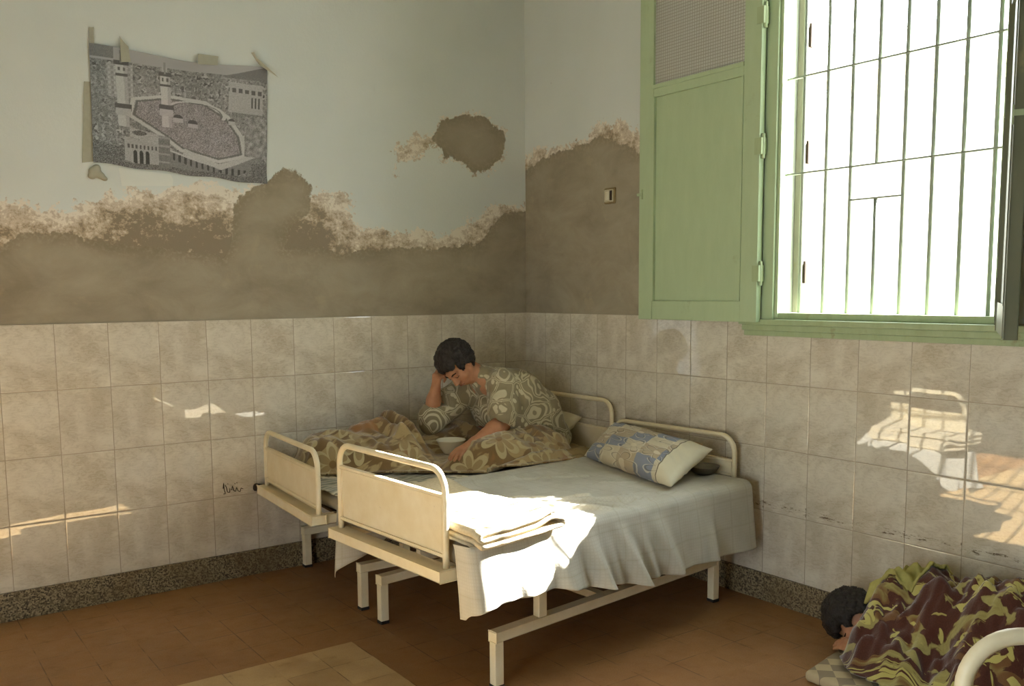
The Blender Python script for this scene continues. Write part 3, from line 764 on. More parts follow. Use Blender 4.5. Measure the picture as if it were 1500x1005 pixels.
# ---- poster on the left wall
def poster():
    c = dict(TL=(-2.694, 2.837), TR=(-1.782, 2.844), BL=(-2.706, 2.257), BR=(-1.810, 2.201))
    NU, NV = 330, 214
    u, v = np.meshgrid(np.linspace(0, 1, NU), np.linspace(0, 1, NV), indexing='ij')     # v down
    top = np.array(c['TL'])[None, None] * (1 - u)[..., None] + np.array(c['TR'])[None, None] * u[..., None]
    bot = np.array(c['BL'])[None, None] * (1 - u)[..., None] + np.array(c['BR'])[None, None] * u[..., None]
    P = top * (1 - v)[..., None] + bot * v[..., None]
    P[..., 1] += -.028 * np.exp(-((u - .55) / .32) ** 2) * (1 - v) ** 8 + .004 * np.sin(u * 21) * v ** 6
    off = -.004 - .010 * (fbm(u * 3, v * 3, 4.2, 3) + .4).clip(0) - .010 * np.exp(-((u - 1) ** 2 + (v - 1) ** 2) / .004)
    V = np.stack([P[..., 0], off, P[..., 1]], -1).reshape(-1, 3)
    # a printed aerial view: hazy hills, dense town, oval court full of people, two towers, arcaded front
    n1 = RNG.random((NU, NV)); blk = lambda s, z: perlin(u * s, v * s * .65, z)
    g = np.full((NU, NV), .56); hill = .06 + .05 * np.sin(u * 5 + 1) + .03 * blk(9, 1)
    sky = v < .12 - .02 * u
    town = .47 + .17 * np.sign(blk(60, 2)) * np.abs(blk(25, 3)) * 2.2 + .15 * (n1 - .5) + .10 * blk(6, 5)
    g = np.where(sky, .60 + .05 * blk(4, 7), town)
    g = np.where((v < .10) & (u < .12), .36 + .1 * n1, g); g = np.where((u > .74) & (v > .11 - .09 * (u - .74) / .26 * 1.2) & (v < .13), .36 + .05 * n1, g)
    g = np.where((u > .08) & (u < .22) & (v > .14) & (v < .42), .58 + .16 * np.sign(np.sin(u * 210)) * (np.sin(v * 150) > -.2) * .5 + .08 * (n1 - .5), g)
    # right-hand blocks
    b = (u > .76) & (u < .97) & (v > .14 + .03 * u) & (v < .42); g = np.where(b, .62 + .05 * (n1 - .5), g)
    g = np.where(b & (np.abs(v - .20 - .04 * u) < .018) & (np.sin(u * 160) > -.3), .30, g); g = np.where((u > .90) & (u < .955) & (v > .28) & (v < .37) & (np.sin(u * 300) > 0), .25, g)
    # court
    def ell(cx, cy, rx, ry): return np.hypot((u - cx) / rx, (v - cy) / ry)
    co = poly_sd(u, v, [(.22, .42), (.40, .36), (.62, .37), (.76, .47), (.84, .62), (.86, .78), (.70, .86), (.48, .80), (.40, .72), (.20, .56)])
    crowd = .50 + .26 * (n1 - .5) + .06 * blk(20, 11)
    g = np.where(co > 0, crowd, g); g = np.where(np.abs(co) < .012, .72, g); g = np.where(np.abs(co - .022) < .006, .36, g)
    e = ell(.57, .47, .16, .085); g = np.where((e < 1.12) & (e > .98) & (v < .50), .72, g); g = np.where((e < .98) & (e > .92) & (v < .50), .36, g)
    for (cx, cy, r) in ((.465, .535, .028), (.55, .565, .030), (.78, .50, .02)):
        d = ell(cx, cy, r, r * 1.15); g = np.where((d < 1) & (v < cy + .01), .28, g); g = np.where((np.abs(u - cx) < r) & (v > cy) & (v < cy + .035), .66, g)
    # arcaded front, left and along the bottom
    def wall(poly, base): 
        s = poly_sd(u, v, poly); return s > 0, s
    m, s = wall([(.17, .74), (.36, .78), (.36, .99), (.17, .94)], 0); g = np.where(m, .60 + .06 * (n1 - .5), g)
    for cx in (.225, .258, .291):
        a = (np.abs(u - cx) < .011) & (v > .875 + .02 * (u - .2)) & (v < .97); a |= ell(cx, .875, .011, .03) < 1; g = np.where(a & m, .20, g)
    for cx in np.linspace(.19, .34, 8): g = np.where(m & (np.abs(u - cx) < .005) & (v > .80) & (v < .835), .30, g)
    m, s = wall([(.40, .80), (.52, .83), (.70, .93), (.70, 1.0), (.42, .98)], 0); g = np.where(m, .44 + .05 * (n1 - .5), g)
    g = np.where(m & (np.sin(u * 190) > .35) & (np.abs(v - (.88 + .28 * (u - .5))) < .03), .24, g); g = np.where(m & (np.abs(v - (.845 + .35 * (u - .5))) < .008), .70, g)
    m, s = wall([(.70, .93), (.88, .82), (.90, .90), (.73, 1.0)], 0); g = np.where(m, .46 + .05 * (n1 - .5), g); g = np.where(m & (np.sin(u * 170) > .3) & (v > .90), .22, g)
    m, s = wall([(.50, .78), (.70, .88), (.88, .78), (.83, .62), (.86, .60), (.93, .78), (.71, .93), (.49, .83)], 0); g = np.where(m, .68 + .05 * (n1 - .5), g)
    m, s = wall([(.20, .66), (.38, .70), (.40, .80), (.20, .74)], 0); g = np.where(m, .62 + .10 * (n1 - .5), g); g = np.where(m & (np.hypot((u - .25) / .04, (v - .70) / .02) < 1), .34 + .2 * (n1 - .5), g)
    # people and cars in the street
    st = (co < -.02) & (v > .80 + .10 * np.sin(u * 3.0)) & ((u < .17) | (v > .955) | (u > .90)); g = np.where(st, .30 + .34 * (n1 - .35) * (n1 > .45), g)
    g = np.where((u > .86) & (v > .45) & (v < .78), .50 + .20 * blk(40, 9) * 1.4 + .14 * (n1 - .5), g)
    # towers
    for (cx, w, a, bb) in ((.165, .030, .13, .66), (.400, .028, .17, .62)):
        hh = cx + (v - .4) * .02
        g = np.where((np.abs(u - hh) < w * .55) & (v > a - .07) & (v < a), .62, g)
        g = np.where((np.abs(u - hh) < w) & (v > a) & (v < bb), .72 - .10 * (u > hh + w * .35) + .03 * (n1 - .5), g)
        for q, t_, k in ((a, .018, 1.30), (a + .10, .010, 1.05), (bb - .16, .028, 1.45), (bb - .12, .03, 1.35)):
            g = np.where((np.abs(u - hh) < w * k) & (np.abs(v - q) < t_), .30 if t_ != .03 else .66, g)
        g = np.where((np.abs(u - hh) < w * .20) & (v > a - .11) & (v < a), .5, g)
        g = np.where((np.abs(np.abs(u - hh) - w * .45) < w * .18) & (v > a + .035) & (v < a + .065), .34, g)
    m = (np.abs(u - .385) < .032) & (v > .70) & (v < .98); g = np.where(m, .42 + .06 * (n1 - .5) + .12 * (np.sin(v * 90) > .75), g)
    g = np.clip(.50 + (g - .50) * 1.25 + .10 * (n1 - .5) * (1 - sky) , .06, .85); g = np.clip(g * (.90 + .16 * blk(3, 13)), .08, .85) ** 1.55 * .72
    colr = np.stack([g * 1.0, g * .985, g * .985], -1); colr[(co > .03)] *= np.array([1.03, .96, 1.0]); tint = sstep(.25, 0, u)[..., None]; colr = colr * (1 - tint * np.array([.10, .02, -.02]))
    o = mesh('wall_poster', V, [f[::-1] for f in grid_faces(NU, NV)], m_vcol('poster_print'), None, True, attrs={'col': colr.reshape(-1, 3)})
    solidify(o, .0012, -1)
    return tag(o, 'faded grey poster of a crowded domed courtyard taped high on the left wall', 'poster')
PO = poster()
def strip(name, pts, mat, parent, th=.0015, y0=-.003):
    n = len(pts); V = [(p[0], y0 - (p[2] if len(p) > 2 else 0), p[1]) for p in pts]; V += [(v[0], v[1] - th, v[2]) for v in V]
    F = [tuple(range(n)), tuple(range(2 * n - 1, n - 1, -1))] + [(i, (i + 1) % n, n + (i + 1) % n, n + i) for i in range(n)]
    return mesh(name, V, F, mat, parent, False)
strip('tape_strip', [(-2.690, 2.913), (-2.668, 2.916), (-2.671, 2.815, .004), (-2.693, 2.812, .004)], M['tape'], PO)
strip('tape_strip', [(-2.550, 2.890), (-2.535, 2.868), (-2.512, 2.842, .004), (-2.505, 2.768, .010), (-2.552, 2.761, .010)], M['tape'], PO, y0=-.010)
strip('tape_strip', [(-2.166, 2.856, .004), (-2.057, 2.858, .004), (-2.062, 2.810, .006), (-2.168, 2.802, .006)], M['tape'], PO, y0=-.016)
strip('tape_strip', [(-2.727, 2.648), (-2.699, 2.650), (-2.703, 2.262, .001), (-2.757, 2.252)], M['tape'], PO)
strip('curled_tape', [(-1.880, 2.900, .02), (-1.868, 2.902, .03), (-1.822, 2.835, .02), (-1.735, 2.786, .03), (-1.752, 2.802, .03), (-1.800, 2.846, .004), (-1.835, 2.850, .004)], M['tape'], PO, y0=-.008)
m = SDF((-2.80, -.06, 2.10), (-2.58, .02, 2.28), .004)
for (x, z, r) in ((-2.70, 2.215, .030), (-2.675, 2.195, .022), (-2.655, 2.180, .014), (-2.715, 2.190, .020), (-2.69, 2.235, .018)): m.ell((x, -.004, z), (r, .016, r * .8), None, .012)
m.mesh('torn_paper_wad', M['tape'], PO)
tag(strip('paper_strip', [(-2.585, 2.240), (-2.330, 2.225), (-2.318, 2.200), (-2.322, 2.165), (-2.44, 2.158), (-2.575, 2.150)], M['paper'], None, y0=-.0005), 'blank white paper strip stuck on the wall below the poster', 'paper')

# ---- scrawled handwriting on a tile of the left wall
def scrawl():
    x0, z0 = -2.125, .512; s = .115; mb = MB()
    for st in ([(0, .05), (.03, .30), (.05, .0), (.10, -.16), (.0, -.18)], [(.10, .20), (.16, .10), (.20, -.10), (.30, -.12), (.33, .06)], [(.22, .26), (.25, .24)], [(.40, -.02), (.46, .16), (.52, -.04), (.60, -.08), (.66, .10), (.72, -.06), (.82, -.10), (.88, .06), (.98, .02)], [(.56, .26), (.60, .24)], [(.66, .30), (.70, .28)]):
        P = [Vector((x0 + a * s, -.0075, z0 + b * s * 1.15 - a * .012)) for a, b in st]; Q = []
        for i in range(len(P) - 1):
            for k in range(4): Q.append(P[i].lerp(P[i + 1], k / 4))
        mb.tube(Q + [P[-1]], .0022, 6)
    o = mb.build('handwriting', M['dark_mark'], None, True)
    return tag(o, 'short dark handwritten scrawl on a tile by the far bed foot', 'writing')
scrawl()
# ================================================================== BEDS
def arch(a, b, z0, z1, r=.085, n=9):
    """path of a bent tube: up post a, round the corner, across, down post b (a, b are xy)"""
    a = Vector((*a, 0)); b = Vector((*b, 0)); d = (b - a).normalized(); P = [a + Vector((0, 0, z0)), a + Vector((0, 0, z0 + .05))]
    up = Vector((0, 0, 1))
    for k in range(n + 1):
        t = PI / 2 * k / n; P.append(a + up * (z1 - r) + d * r * (1 - math.cos(t)) + up * r * math.sin(t))
    for k in range(1, 8): P.append((a + d * r).lerp(b - d * r, k / 8) + up * z1)
    for k in range(n + 1):
        t = PI / 2 * (1 - k / n); P.append(b + up * (z1 - r) - d * r * (1 - math.cos(t)) + up * r * math.sin(t))
    P += [b + Vector((0, 0, z0 + .05)), b + Vector((0, 0, z0))]; return P

def lerp2(a, b, t): return (a[0] + (b[0] - a[0]) * t, a[1] + (b[1] - a[1]) * t)

def bed(label, HR, HL, FR, FL, zb, head_z, foot_z, head_pan, foot_pan, legs, up_t, R=.0135):
    """HR..FL: xy of the four tube posts; legs: xy of foot-left, foot-right, head-right, head-left legs"""
    c = ((HR[0] + FL[0]) / 2, (HR[1] + FL[1]) / 2, 0)
    r = tag(empty('hospital_bed', c), label, 'bed')
    for nm, A, B, zt, pan in (('headboard', HL, HR, head_z, head_pan), ('footboard', FL, FR, foot_z, foot_pan)):
        t = MB().tube(arch(A, B, zb, zt), R, 16).build(nm + '_tube', M['bed'], r, True)
        a = Vector((*A, 0)); b = Vector((*B, 0)); d = (b - a).normalized()
        p = MB(); zc = (pan[0] + pan[1]) / 2
        p.beam(a + d * .010 + Vector((0, 0, zc)), b - d * .010 + Vector((0, 0, zc)), .006, pan[1] - pan[0], .001)
        for z in (pan[0], pan[1]): p.beam(a + d * .008 + Vector((0, 0, z)), b - d * .008 + Vector((0, 0, z)), .016, .014, .003)
        for e in (a + d * .02, b - d * .02): p.beam(e + Vector((0, 0, pan[0])), e + Vector((0, 0, pan[1])), .012, .010, .002)
        p.build(nm + '_panel', M['bed'], r)
    ax = (Vector((*FR, 0)) - Vector((*HR, 0))).normalized()
    for nm, A, B, s in (('end_rail', FL, FR, 1), ('end_rail', HL, HR, -1)):
        a = Vector((*A, zb - .022)) + ax * .012 * s; b = Vector((*B, zb - .022)) + ax * .012 * s; d = (b - a).normalized()
        MB().beam(a - d * .03, b + d * .03, .075, .044, .004).build(nm, M['bed'], r)
    for A, B in ((HL, FL), (HR, FR)):
        a = Vector((*A, zb - .024)); b = Vector((*B, zb - .024)); d = (b - a).normalized()
        MB().beam(a + d * .026, b - d * .026, .032, .040, .004).build('side_rail', M['bed'], r)
    m = MB()
    for k in range(12):
        t = (k + .7) / 12.5; a = Vector((*lerp2(HL, FL, t), zb - .006)); b = Vector((*lerp2(HR, FR, t), zb - .006)); m.beam(a, b, .075, .006, .001)
    m.build('slat_base', M['deck'], r)
    FLg, FRg, HRg, HLg = legs; zr = .218; zt = zb - .046
    for A, B, side in ((FLg, HLg, 0), (FRg, HRg, 1)):
        a = Vector((*A, zr)); b = Vector((*B, zr)); d = (b - a).normalized()
        lr = MB().beam(a - d * .022, b, .042, .042, .004).build('lower_rail', M['bed'], r)
        MB().beam(a + Vector((0, 0, .006 - zr)), a - Vector((0, 0, .021)), .042, .042, .004).build('leg', M['bed'], r)
        MB().beam(a + Vector((0, 0, 0 - zr)), a + Vector((0, 0, .016 - zr)), .046, .046, .003).build('foot_cap', M['rubber'], r)
        MB().beam(Vector((*B, .006)), Vector((*B, zt)), .042, .042, .004).build('leg', M['bed'], r)
        MB().beam(Vector((*B, 0)), Vector((*B, .016)), .046, .046, .003).build('foot_cap', M['rubber'], r)
        u = a.lerp(b, up_t); MB().beam(u + Vector((0, 0, .021)), Vector((u.x, u.y, zt)), .042, .042, .004).build('upright', M['bed'], r)
    for t in (.44,):
        a = Vector((*lerp2(FLg, HLg, t), zr)); b = Vector((*lerp2(FRg, HRg, t), zr)); d = (b - a).normalized(); MB().beam(a + d * .021, b - d * .021, .036, .036, .003).build('cross_beam', M['bed'], r)
    # cross members joining the upper frame to the uprights
    for t in (up_t, 1.0):
        a = Vector((*lerp2(FLg, HLg, t), zt + .0)); b = Vector((*lerp2(FRg, HRg, t), zt)); d = (b - a).normalized(); MB().beam(a - d * .02, b + d * .02, .036, .020, .003).build('cross_member', M['bed'], r)
    return r

near = bed('cream metal bed nearest the camera, its sunlit foot towards us', (-.070, -1.890), (-.130, -1.035), (-1.930, -2.040), (-1.982, -1.215), .527, .842, .915, (.642, .715), (.575, .812),
    ((-1.745, -1.150), (-1.722, -2.080), (-.234, -1.905), (-.30, -.985)), .165)
far = bed('cream metal bed along the left wall, on which the woman sits', (-.060, -.935), (-.060, -.105), (-1.955, -.905), (-1.900, -.085), .522, .938, .832, (.62, .765), (.56, .735),
    ((-1.665, -.060), (-1.733, -.915), (-.26, -.930), (-.26, -.085)), .165)
# worn wall bumper on the far bed's foot rail
b = MB(); b.tube([(-1.925, -.050, .505), (-1.945, -.018, .505)], .022, 14); o = b.build('corner_bumper', M['rubber'], far, True)

def dup(root, loc, rz, scale, label):
    r = root.copy(); COL.objects.link(r); r.location = loc; r.rotation_euler = (0, 0, rz); r.scale = (scale,) * 3; r['label'] = label
    for ch in list(root.children):
        c = ch.copy(); COL.objects.link(c); pinv = ch.matrix_parent_inverse.copy(); c.parent = r; c.matrix_parent_inverse = pinv
    return r
# third bed: only the corner of its end tube shows at the lower right of the photo
def _bed3():
    th = math.radians(49.4); k = 1.15; p = (-.130 - near.location.x, -1.035 - near.location.y); tx, ty = BED3_POST
    qx, qy = k * (p[0] * math.cos(th) - p[1] * math.sin(th)), k * (p[0] * math.sin(th) + p[1] * math.cos(th))
    return dup(near, (tx - qx, ty - qy, 0), th, k, 'cream bed of which only a rounded tube end shows, bottom right corner')
_bed3()
# ================================================================== MATTRESSES, SHEETS, PILLOWS, BLANKETS
def slab(name, corners, z0, z1, r, mat, label, cat, bulge=.012):
    """soft rounded mattress; corners xy counter-clockwise"""
    bm = bmesh.new(); vs = [bm.verts.new((*c, z0)) for c in corners] + [bm.verts.new((*c, z1)) for c in corners]
    bm.faces.new(vs[:4][::-1]); bm.faces.new(vs[4:])
    for i in range(4): bm.faces.new((vs[i], vs[(i + 1) % 4], vs[4 + (i + 1) % 4], vs[4 + i]))
    bmesh.ops.recalc_face_normals(bm, faces=bm.faces[:])
    bmesh.ops.bevel(bm, geom=bm.edges[:], offset=r, segments=5, affect='EDGES', profile=.5)
    me = bpy.data.meshes.new(name); bm.to_mesh(me); bm.free(); me.materials.append(mat); me.polygons.foreach_set('use_smooth', [True] * len(me.polygons))
    o = put(bpy.data.objects.new(name, me)); return tag(o, label, cat)

E_ = Vector((-1.860, -.150)).normalized(); L_ = Vector((-E_.y * -1, 0)); L_ = Vector((E_.y, -E_.x))      # along the near bed, and towards the left wall
O_ = Vector((-.095, -2.022)); NW = .985; NL = 1.800; NZ = .628
def npt(s, l): p = O_ + E_ * s + L_ * l; return (p.x, p.y)
slab('mattress', [npt(0, 0), npt(0, NW), npt(NL, NW), npt(NL, 0)][::-1], .528, NZ, .045, M['foam'], 'grey mattress under the white sheet of the near bed', 'mattress')
slab('mattress', [(-.085, -1.0), (-.085, -.05), (-1.875, -.05), (-1.875, -1.0)][::-1], .523, .600, .035, M['foam'], 'mattress of the bed along the left wall, under its patterned sheet', 'mattress')

def draped(name, origin, ea, el, s0, s1, ns, W, nw, ztop, dropL, dropR, mat, wrink, fold, th, label, cat, rad=.040, flare=.10, top=None, turn=None):
    """sheet over a mattress: s along the bed, w across it (negative: hanging left, beyond W: hanging right... measured from the right edge)"""
    ss = np.linspace(s0, s1, ns); dl = np.array([dropL(s) for s in ss]); dr = np.array([dropR(s) for s in ss])
    q = np.linspace(0, 1, nw); fr = (dr.mean() + .001) / (dr.mean() + W + dl.mean()); fl = dl.mean() / (dr.mean() + W + dl.mean())
    V = np.zeros((ns, nw, 3)); UV = np.zeros((ns, nw, 2)); 
    for i, s in enumerate(ss):
        w = np.where(q < fr, (q / fr - 1) * dr[i], np.where(q > 1 - fl, W + (q - (1 - fl)) / max(fl, 1e-6) * dl[i], (q - fr) / (1 - fr - fl) * W))
        UV[i, :, 0] = s; UV[i, :, 1] = w
        l = w.copy(); z = np.full(nw, ztop)
        for side in (0, 1):
            d = (-w if side == 0 else w - W) + rad * .6        # distance past the start of the rounding
            m = d > 0; ang = np.clip(d / rad, 0, PI / 2); dd = np.clip(d - rad * PI / 2, 0, None)
            out = -rad * .6 + rad * np.sin(ang) + dd * flare * (1 if side == 0 else .4)
            zz = ztop - rad * (1 - np.cos(ang)) - dd
            depth = np.clip(dd / .25, 0, 1.3)
            fo = fold(s, dd, side) * depth
            l = np.where(m, (-(out + fo) if side == 0 else W + out + fo), l); z = np.where(m, zz, z)
        tp = (z > ztop - .01)
        if turn is not None and s > turn:
            a = (s - turn) / .075; se = turn + .055 * math.sin(min(a, PI / 2)) ; inw = .055 * (1 - math.cos(min(a, PI / 2))) + max(s - turn - .075 * PI / 2, 0) * .8
            l = np.where((w < .04) & ~tp, l + inw, np.clip(l, .0, None) if False else l); se = np.full(nw, se)
        else: se = np.full(nw, s)
        s_ = s; s = se
        x = origin.x + ea.x * s + el.x * l; y = origin.y + ea.y * s + el.y * l
        z = z + wrink(x, y) * np.where(tp, 1., .25) + (top(s_, l) if top else 0) * np.clip((l + .02) / .10, 0, 1)
        V[i, :, 0] = x; V[i, :, 1] = y; V[i, :, 2] = z
    F = grid_faces(ns, nw)
    o = mesh(name, V.reshape(-1, 3), F, mat, None, True, UV.reshape(-1, 2))
    bm = bmesh.new(); bm.from_mesh(o.data); up = sum((f.normal.z * f.calc_area() for f in bm.faces)); 
    if up < 0: bmesh.ops.reverse_faces(bm, faces=bm.faces[:]); bm.to_mesh(o.data)
    bm.free(); solidify(o, th, -1 if False else 1.0); return tag(o, label, cat)

def interp(xs, ys): return lambda s: float(np.interp(s, xs, ys))
def seg_ridge(s, l, a, b, w, h):
    a = np.array(a); b = np.array(b); e = b - a; t = np.clip(((s - a[0]) * e[0] + (l - a[1]) * e[1]) / (e @ e), 0, 1)
    d = np.hypot(s - a[0] - t * e[0], l - a[1] - t * e[1]); return h * np.exp(-(d / w) ** 2)
def near_fold(s, d, side):
    if side == 1: return .02 * np.sin(s * 14) * np.ones_like(d)
    ph = s + .30 * d; a = float(sstep(.30, .85, s))
    f = .5 + .5 * np.sin(ph * 2 * PI / .225 + 1.4 * np.sin(s * 5.1))
    g = .5 + .5 * np.sin(ph * 2 * PI / .105 + 2.2 * np.sin(s * 3.3 + 1))
    return a * (.072 * f ** 1.8 + .024 * g) * (1 - .72 * float(sstep(1.25, 1.45, s))) + (1 - a) * .010 * np.sin(s * 17) + .05 * np.exp(-((s - .36) / .035) ** 2) * np.clip(d / .2, 0, 1) * .6
def near_wr(x, y): return .0055 * fbm(x * 7, y * 7, 1.5, 3) + .0035 * ridge(x * 13 + y * 6, y * 9, 3.1, 3)
def near_top(s, l):
    r = 0
    for a, b, w, h in (((1.62, .66), (.80, .08), .020, .026), ((1.50, .80), (.95, .22), .014, .020), ((1.45, .60), (1.00, .03), .016, .024), ((1.25, .45), (.70, .03), .012, .016), ((1.0, .86), (.55, .62), .012, .012), ((1.15, .30), (.88, .0), .010, .018), ((1.40, .92), (.9, .80), .018, .016), ((.75, .20), (.45, .04), .010, .009), ((.62, .45), (.40, .30), .010, .008)):
        r = r + seg_ridge(s, l, a, b, w, h)
    return r + .018 * np.exp(-((l - .93) / .10) ** 2)
draped('bed_sheet', O_, E_, L_, .015, NL + .145, 320, NW, 210, NZ + .006, interp([0, 1.25, 1.65, 1.945], [.10, .10, .28, .37]),
       interp([0, .06, .46, .91, 1.21, 1.41, 1.66, 1.755, 1.855, 1.905, 1.945], [.335, .335, .325, .315, .275, .240, .240, .245, .27, .295, .30]), M['sheet'], near_wr, near_fold, .0025,
       'thin white checked sheet draped over the near bed with folds down its side', 'sheet', top=near_top, turn=1.755)
def far_fold(s, d, side): return (.012 * np.sin(s * 21) + .010 * np.sin(s * 47 + 1)) * np.ones_like(d) * (1 if side == 0 else .0)
def far_wr(x, y): return .012 * np.clip(fbm(x * 5, y * 5, 8.5, 3), -.2, 1) + .008 * ridge(x * 10, y * 7, 2.2, 2) * sstep(-1.0, -1.3, x)
draped('bed_sheet', Vector((-.080, -1.000)), Vector((-1, 0)), Vector((0, 1)), .02, 1.80, 170, .945, 120, .604, interp([0, 2], [.05, .05]), interp([0, 1.2, 1.5, 1.8], [.05, .06, .18, .22]), M['farsheet'], far_wr, far_fold, .0025,
       'grey patterned sheet showing through the near bed footboard, on the far bed', 'sheet', flare=.03)

def pillow(name, BL, BR, TR, TL, th, mat, label, seed, sag=.0, n=56, m=40, p=2.4):
    BL, BR, TR, TL = [np.array(v, float) for v in (BL, BR, TR, TL)]
    u, v = np.meshgrid(np.linspace(0, 1, n), np.linspace(0, 1, m), indexing='ij'); V = []; UVs = []; F = []
    nrm = np.cross((BR - BL) + (TR - TL), (TL - BL) + (TR - BR)); nrm /= np.linalg.norm(nrm)
    if nrm[2] < 0: nrm = -nrm
    for side in (1, -1):
        a, b = 2 * u - 1, 2 * v - 1
        pin = .055
        uu = .5 + .5 * a * (1 - pin * (1 - b * b)); vv = .5 + .5 * b * (1 - pin * 1.4 * (1 - a * a))
        P = (BL * ((1 - uu) * (1 - vv))[..., None] + BR * (uu * (1 - vv))[..., None] + TR * (uu * vv)[..., None] + TL * ((1 - uu) * vv)[..., None])
        h = np.clip(1 - np.abs(a) ** p, 0, 1) ** .55 * np.clip(1 - np.abs(b) ** p, 0, 1) ** .55
        wr = 1 + .10 * fbm(u * 4, v * 4, seed, 3) + .05 * ridge(u * 9, v * 5, seed + 2, 2) * (1 - h)
        k = th * .5 * h * wr * (1 if side > 0 else .9) + .004 * (h > 0)
        k = k + .010 * ridge(u * 6 + v * 3, v * 4, seed + 5, 2) * np.clip(h * 3, 0, 1)
        Q = P + nrm * (side * k)[..., None]
        Q[..., 2] -= sag * np.sin(PI * u)
        n0 = len(V); V += Q.reshape(-1, 3).tolist(); UVs += np.stack([u, v], -1).reshape(-1, 2).tolist()
        fs = grid_faces(n, m); F += [tuple(i + n0 for i in (f if side > 0 else f[::-1])) for f in fs]
    o = mesh(name, V, F, mat, None, True, UVs)
    bm = bmesh.new(); bm.from_mesh(o.data); bmesh.ops.remove_doubles(bm, verts=bm.verts[:], dist=.0012); bmesh.ops.recalc_face_normals(bm, faces=bm.faces[:]); bm.to_mesh(o.data); bm.free()
    return tag(o, label, 'pillow')
pillow('pillow', (-.42, -1.10, .668), (-.635, -1.985, .668), (-.245, -1.900, .795), (-.185, -1.09, .835), .125, M['patch'], 'pillow with blue and beige patchwork case and cream end on the near bed', 3.3)
pillow('pillow', (-.36, -1.34, .672), (-.38, -1.80, .672), (-.165, -1.76, .795), (-.185, -1.30, .795), .075, M['beige_cloth'], 'plain beige pillow behind the patchwork one, against the headboard', 6.1)
pillow('pillow', (-.44, -.12, .640), (-.36, -.70, .640), (-.095, -.70, .82), (-.095, -.12, .86), .11, M['cream_cloth'], "plain cream pillow at the woman's back, against the far headboard", 9.2)
pillow('pillow', (-.46, -.28, .622), (-.42, -.92, .618), (-.13, -.90, .63), (-.13, -.28, .63), .045, M['taupe_cloth'], 'flat brown pillow under the cream one on the far bed', 12.7)

# dish tucked behind the patchwork pillow
d = MB().lathe([(.0, .004), (.04, .004), (.062, .020), (.078, .040), (.082, .042), (.080, .036), (.066, .014), (.042, -.002), (.0, -.002)], (-.185, -1.785, NZ + .018), 40).build('dish', M['dish'], None, True)
tag(d, 'shallow grey metal dish poking out behind the patchwork pillow', 'dish')

def heightcloth(name, xr, yr, step, height, poly, mat, label, cat, th=.012, uvrot=0., edge=.03, base=None, kind=None):
    xs = np.arange(xr[0], xr[1] + 1e-6, step); ys_ = np.arange(yr[0], yr[1] + 1e-6, step)
    x, y = np.meshgrid(xs, ys_, indexing='ij'); sd = poly_sd(x, y, poly) + .018 * fbm(x * 6, y * 6, 5.5, 2)
    z = height(x, y, sd); inside = sd > 0
    mk = inside[:-1, :-1] & inside[1:, :-1] & inside[:-1, 1:] & inside[1:, 1:]
    F = grid_faces(len(xs), len(ys_), mk); P = np.stack([x, y, z], -1).reshape(-1, 3)
    # cloth-length uv so that the print does not stretch down steep sides
    du = np.cumsum(np.concatenate([np.zeros((1, x.shape[1])), np.hypot(np.diff(x, axis=0), np.clip(np.diff(z, axis=0), -.05, .05))]), 0)
    dv = np.cumsum(np.concatenate([np.zeros((x.shape[0], 1)), np.hypot(np.diff(y, axis=1), np.clip(np.diff(z, axis=1), -.05, .05))], 1), 1)
    du = du * .55 + (x - xr[0]) * .45; dv = dv * .55 + (y - yr[0]) * .45
    UV = np.stack([du, dv], -1).reshape(-1, 2)
    used, F = compact(P, F); o = mesh(name, P[used], F, mat, None, True, UV[used])
    m = o.modifiers.new('sm', 'SMOOTH'); m.iterations = 2; m.factor = .5
    solidify(o, th, 0.0)
    if kind: tag(o, kind=kind)
    return tag(o, label, cat)

def cap_h(x, y, a, b, r, top, sk=1.7):
    """soft hump over a segment: top heights at a and b"""
    a = np.array(a, float); b = np.array(b, float); e = b - a; t = np.clip(((x - a[0]) * e[0] + (y - a[1]) * e[1]) / (e @ e + 1e-9), 0, 1)
    d = np.hypot(x - a[0] - t * e[0], y - a[1] - t * e[1]); tt = top[0] + (top[1] - top[0]) * t
    return tt * np.exp(-(d / r) ** 2.6)

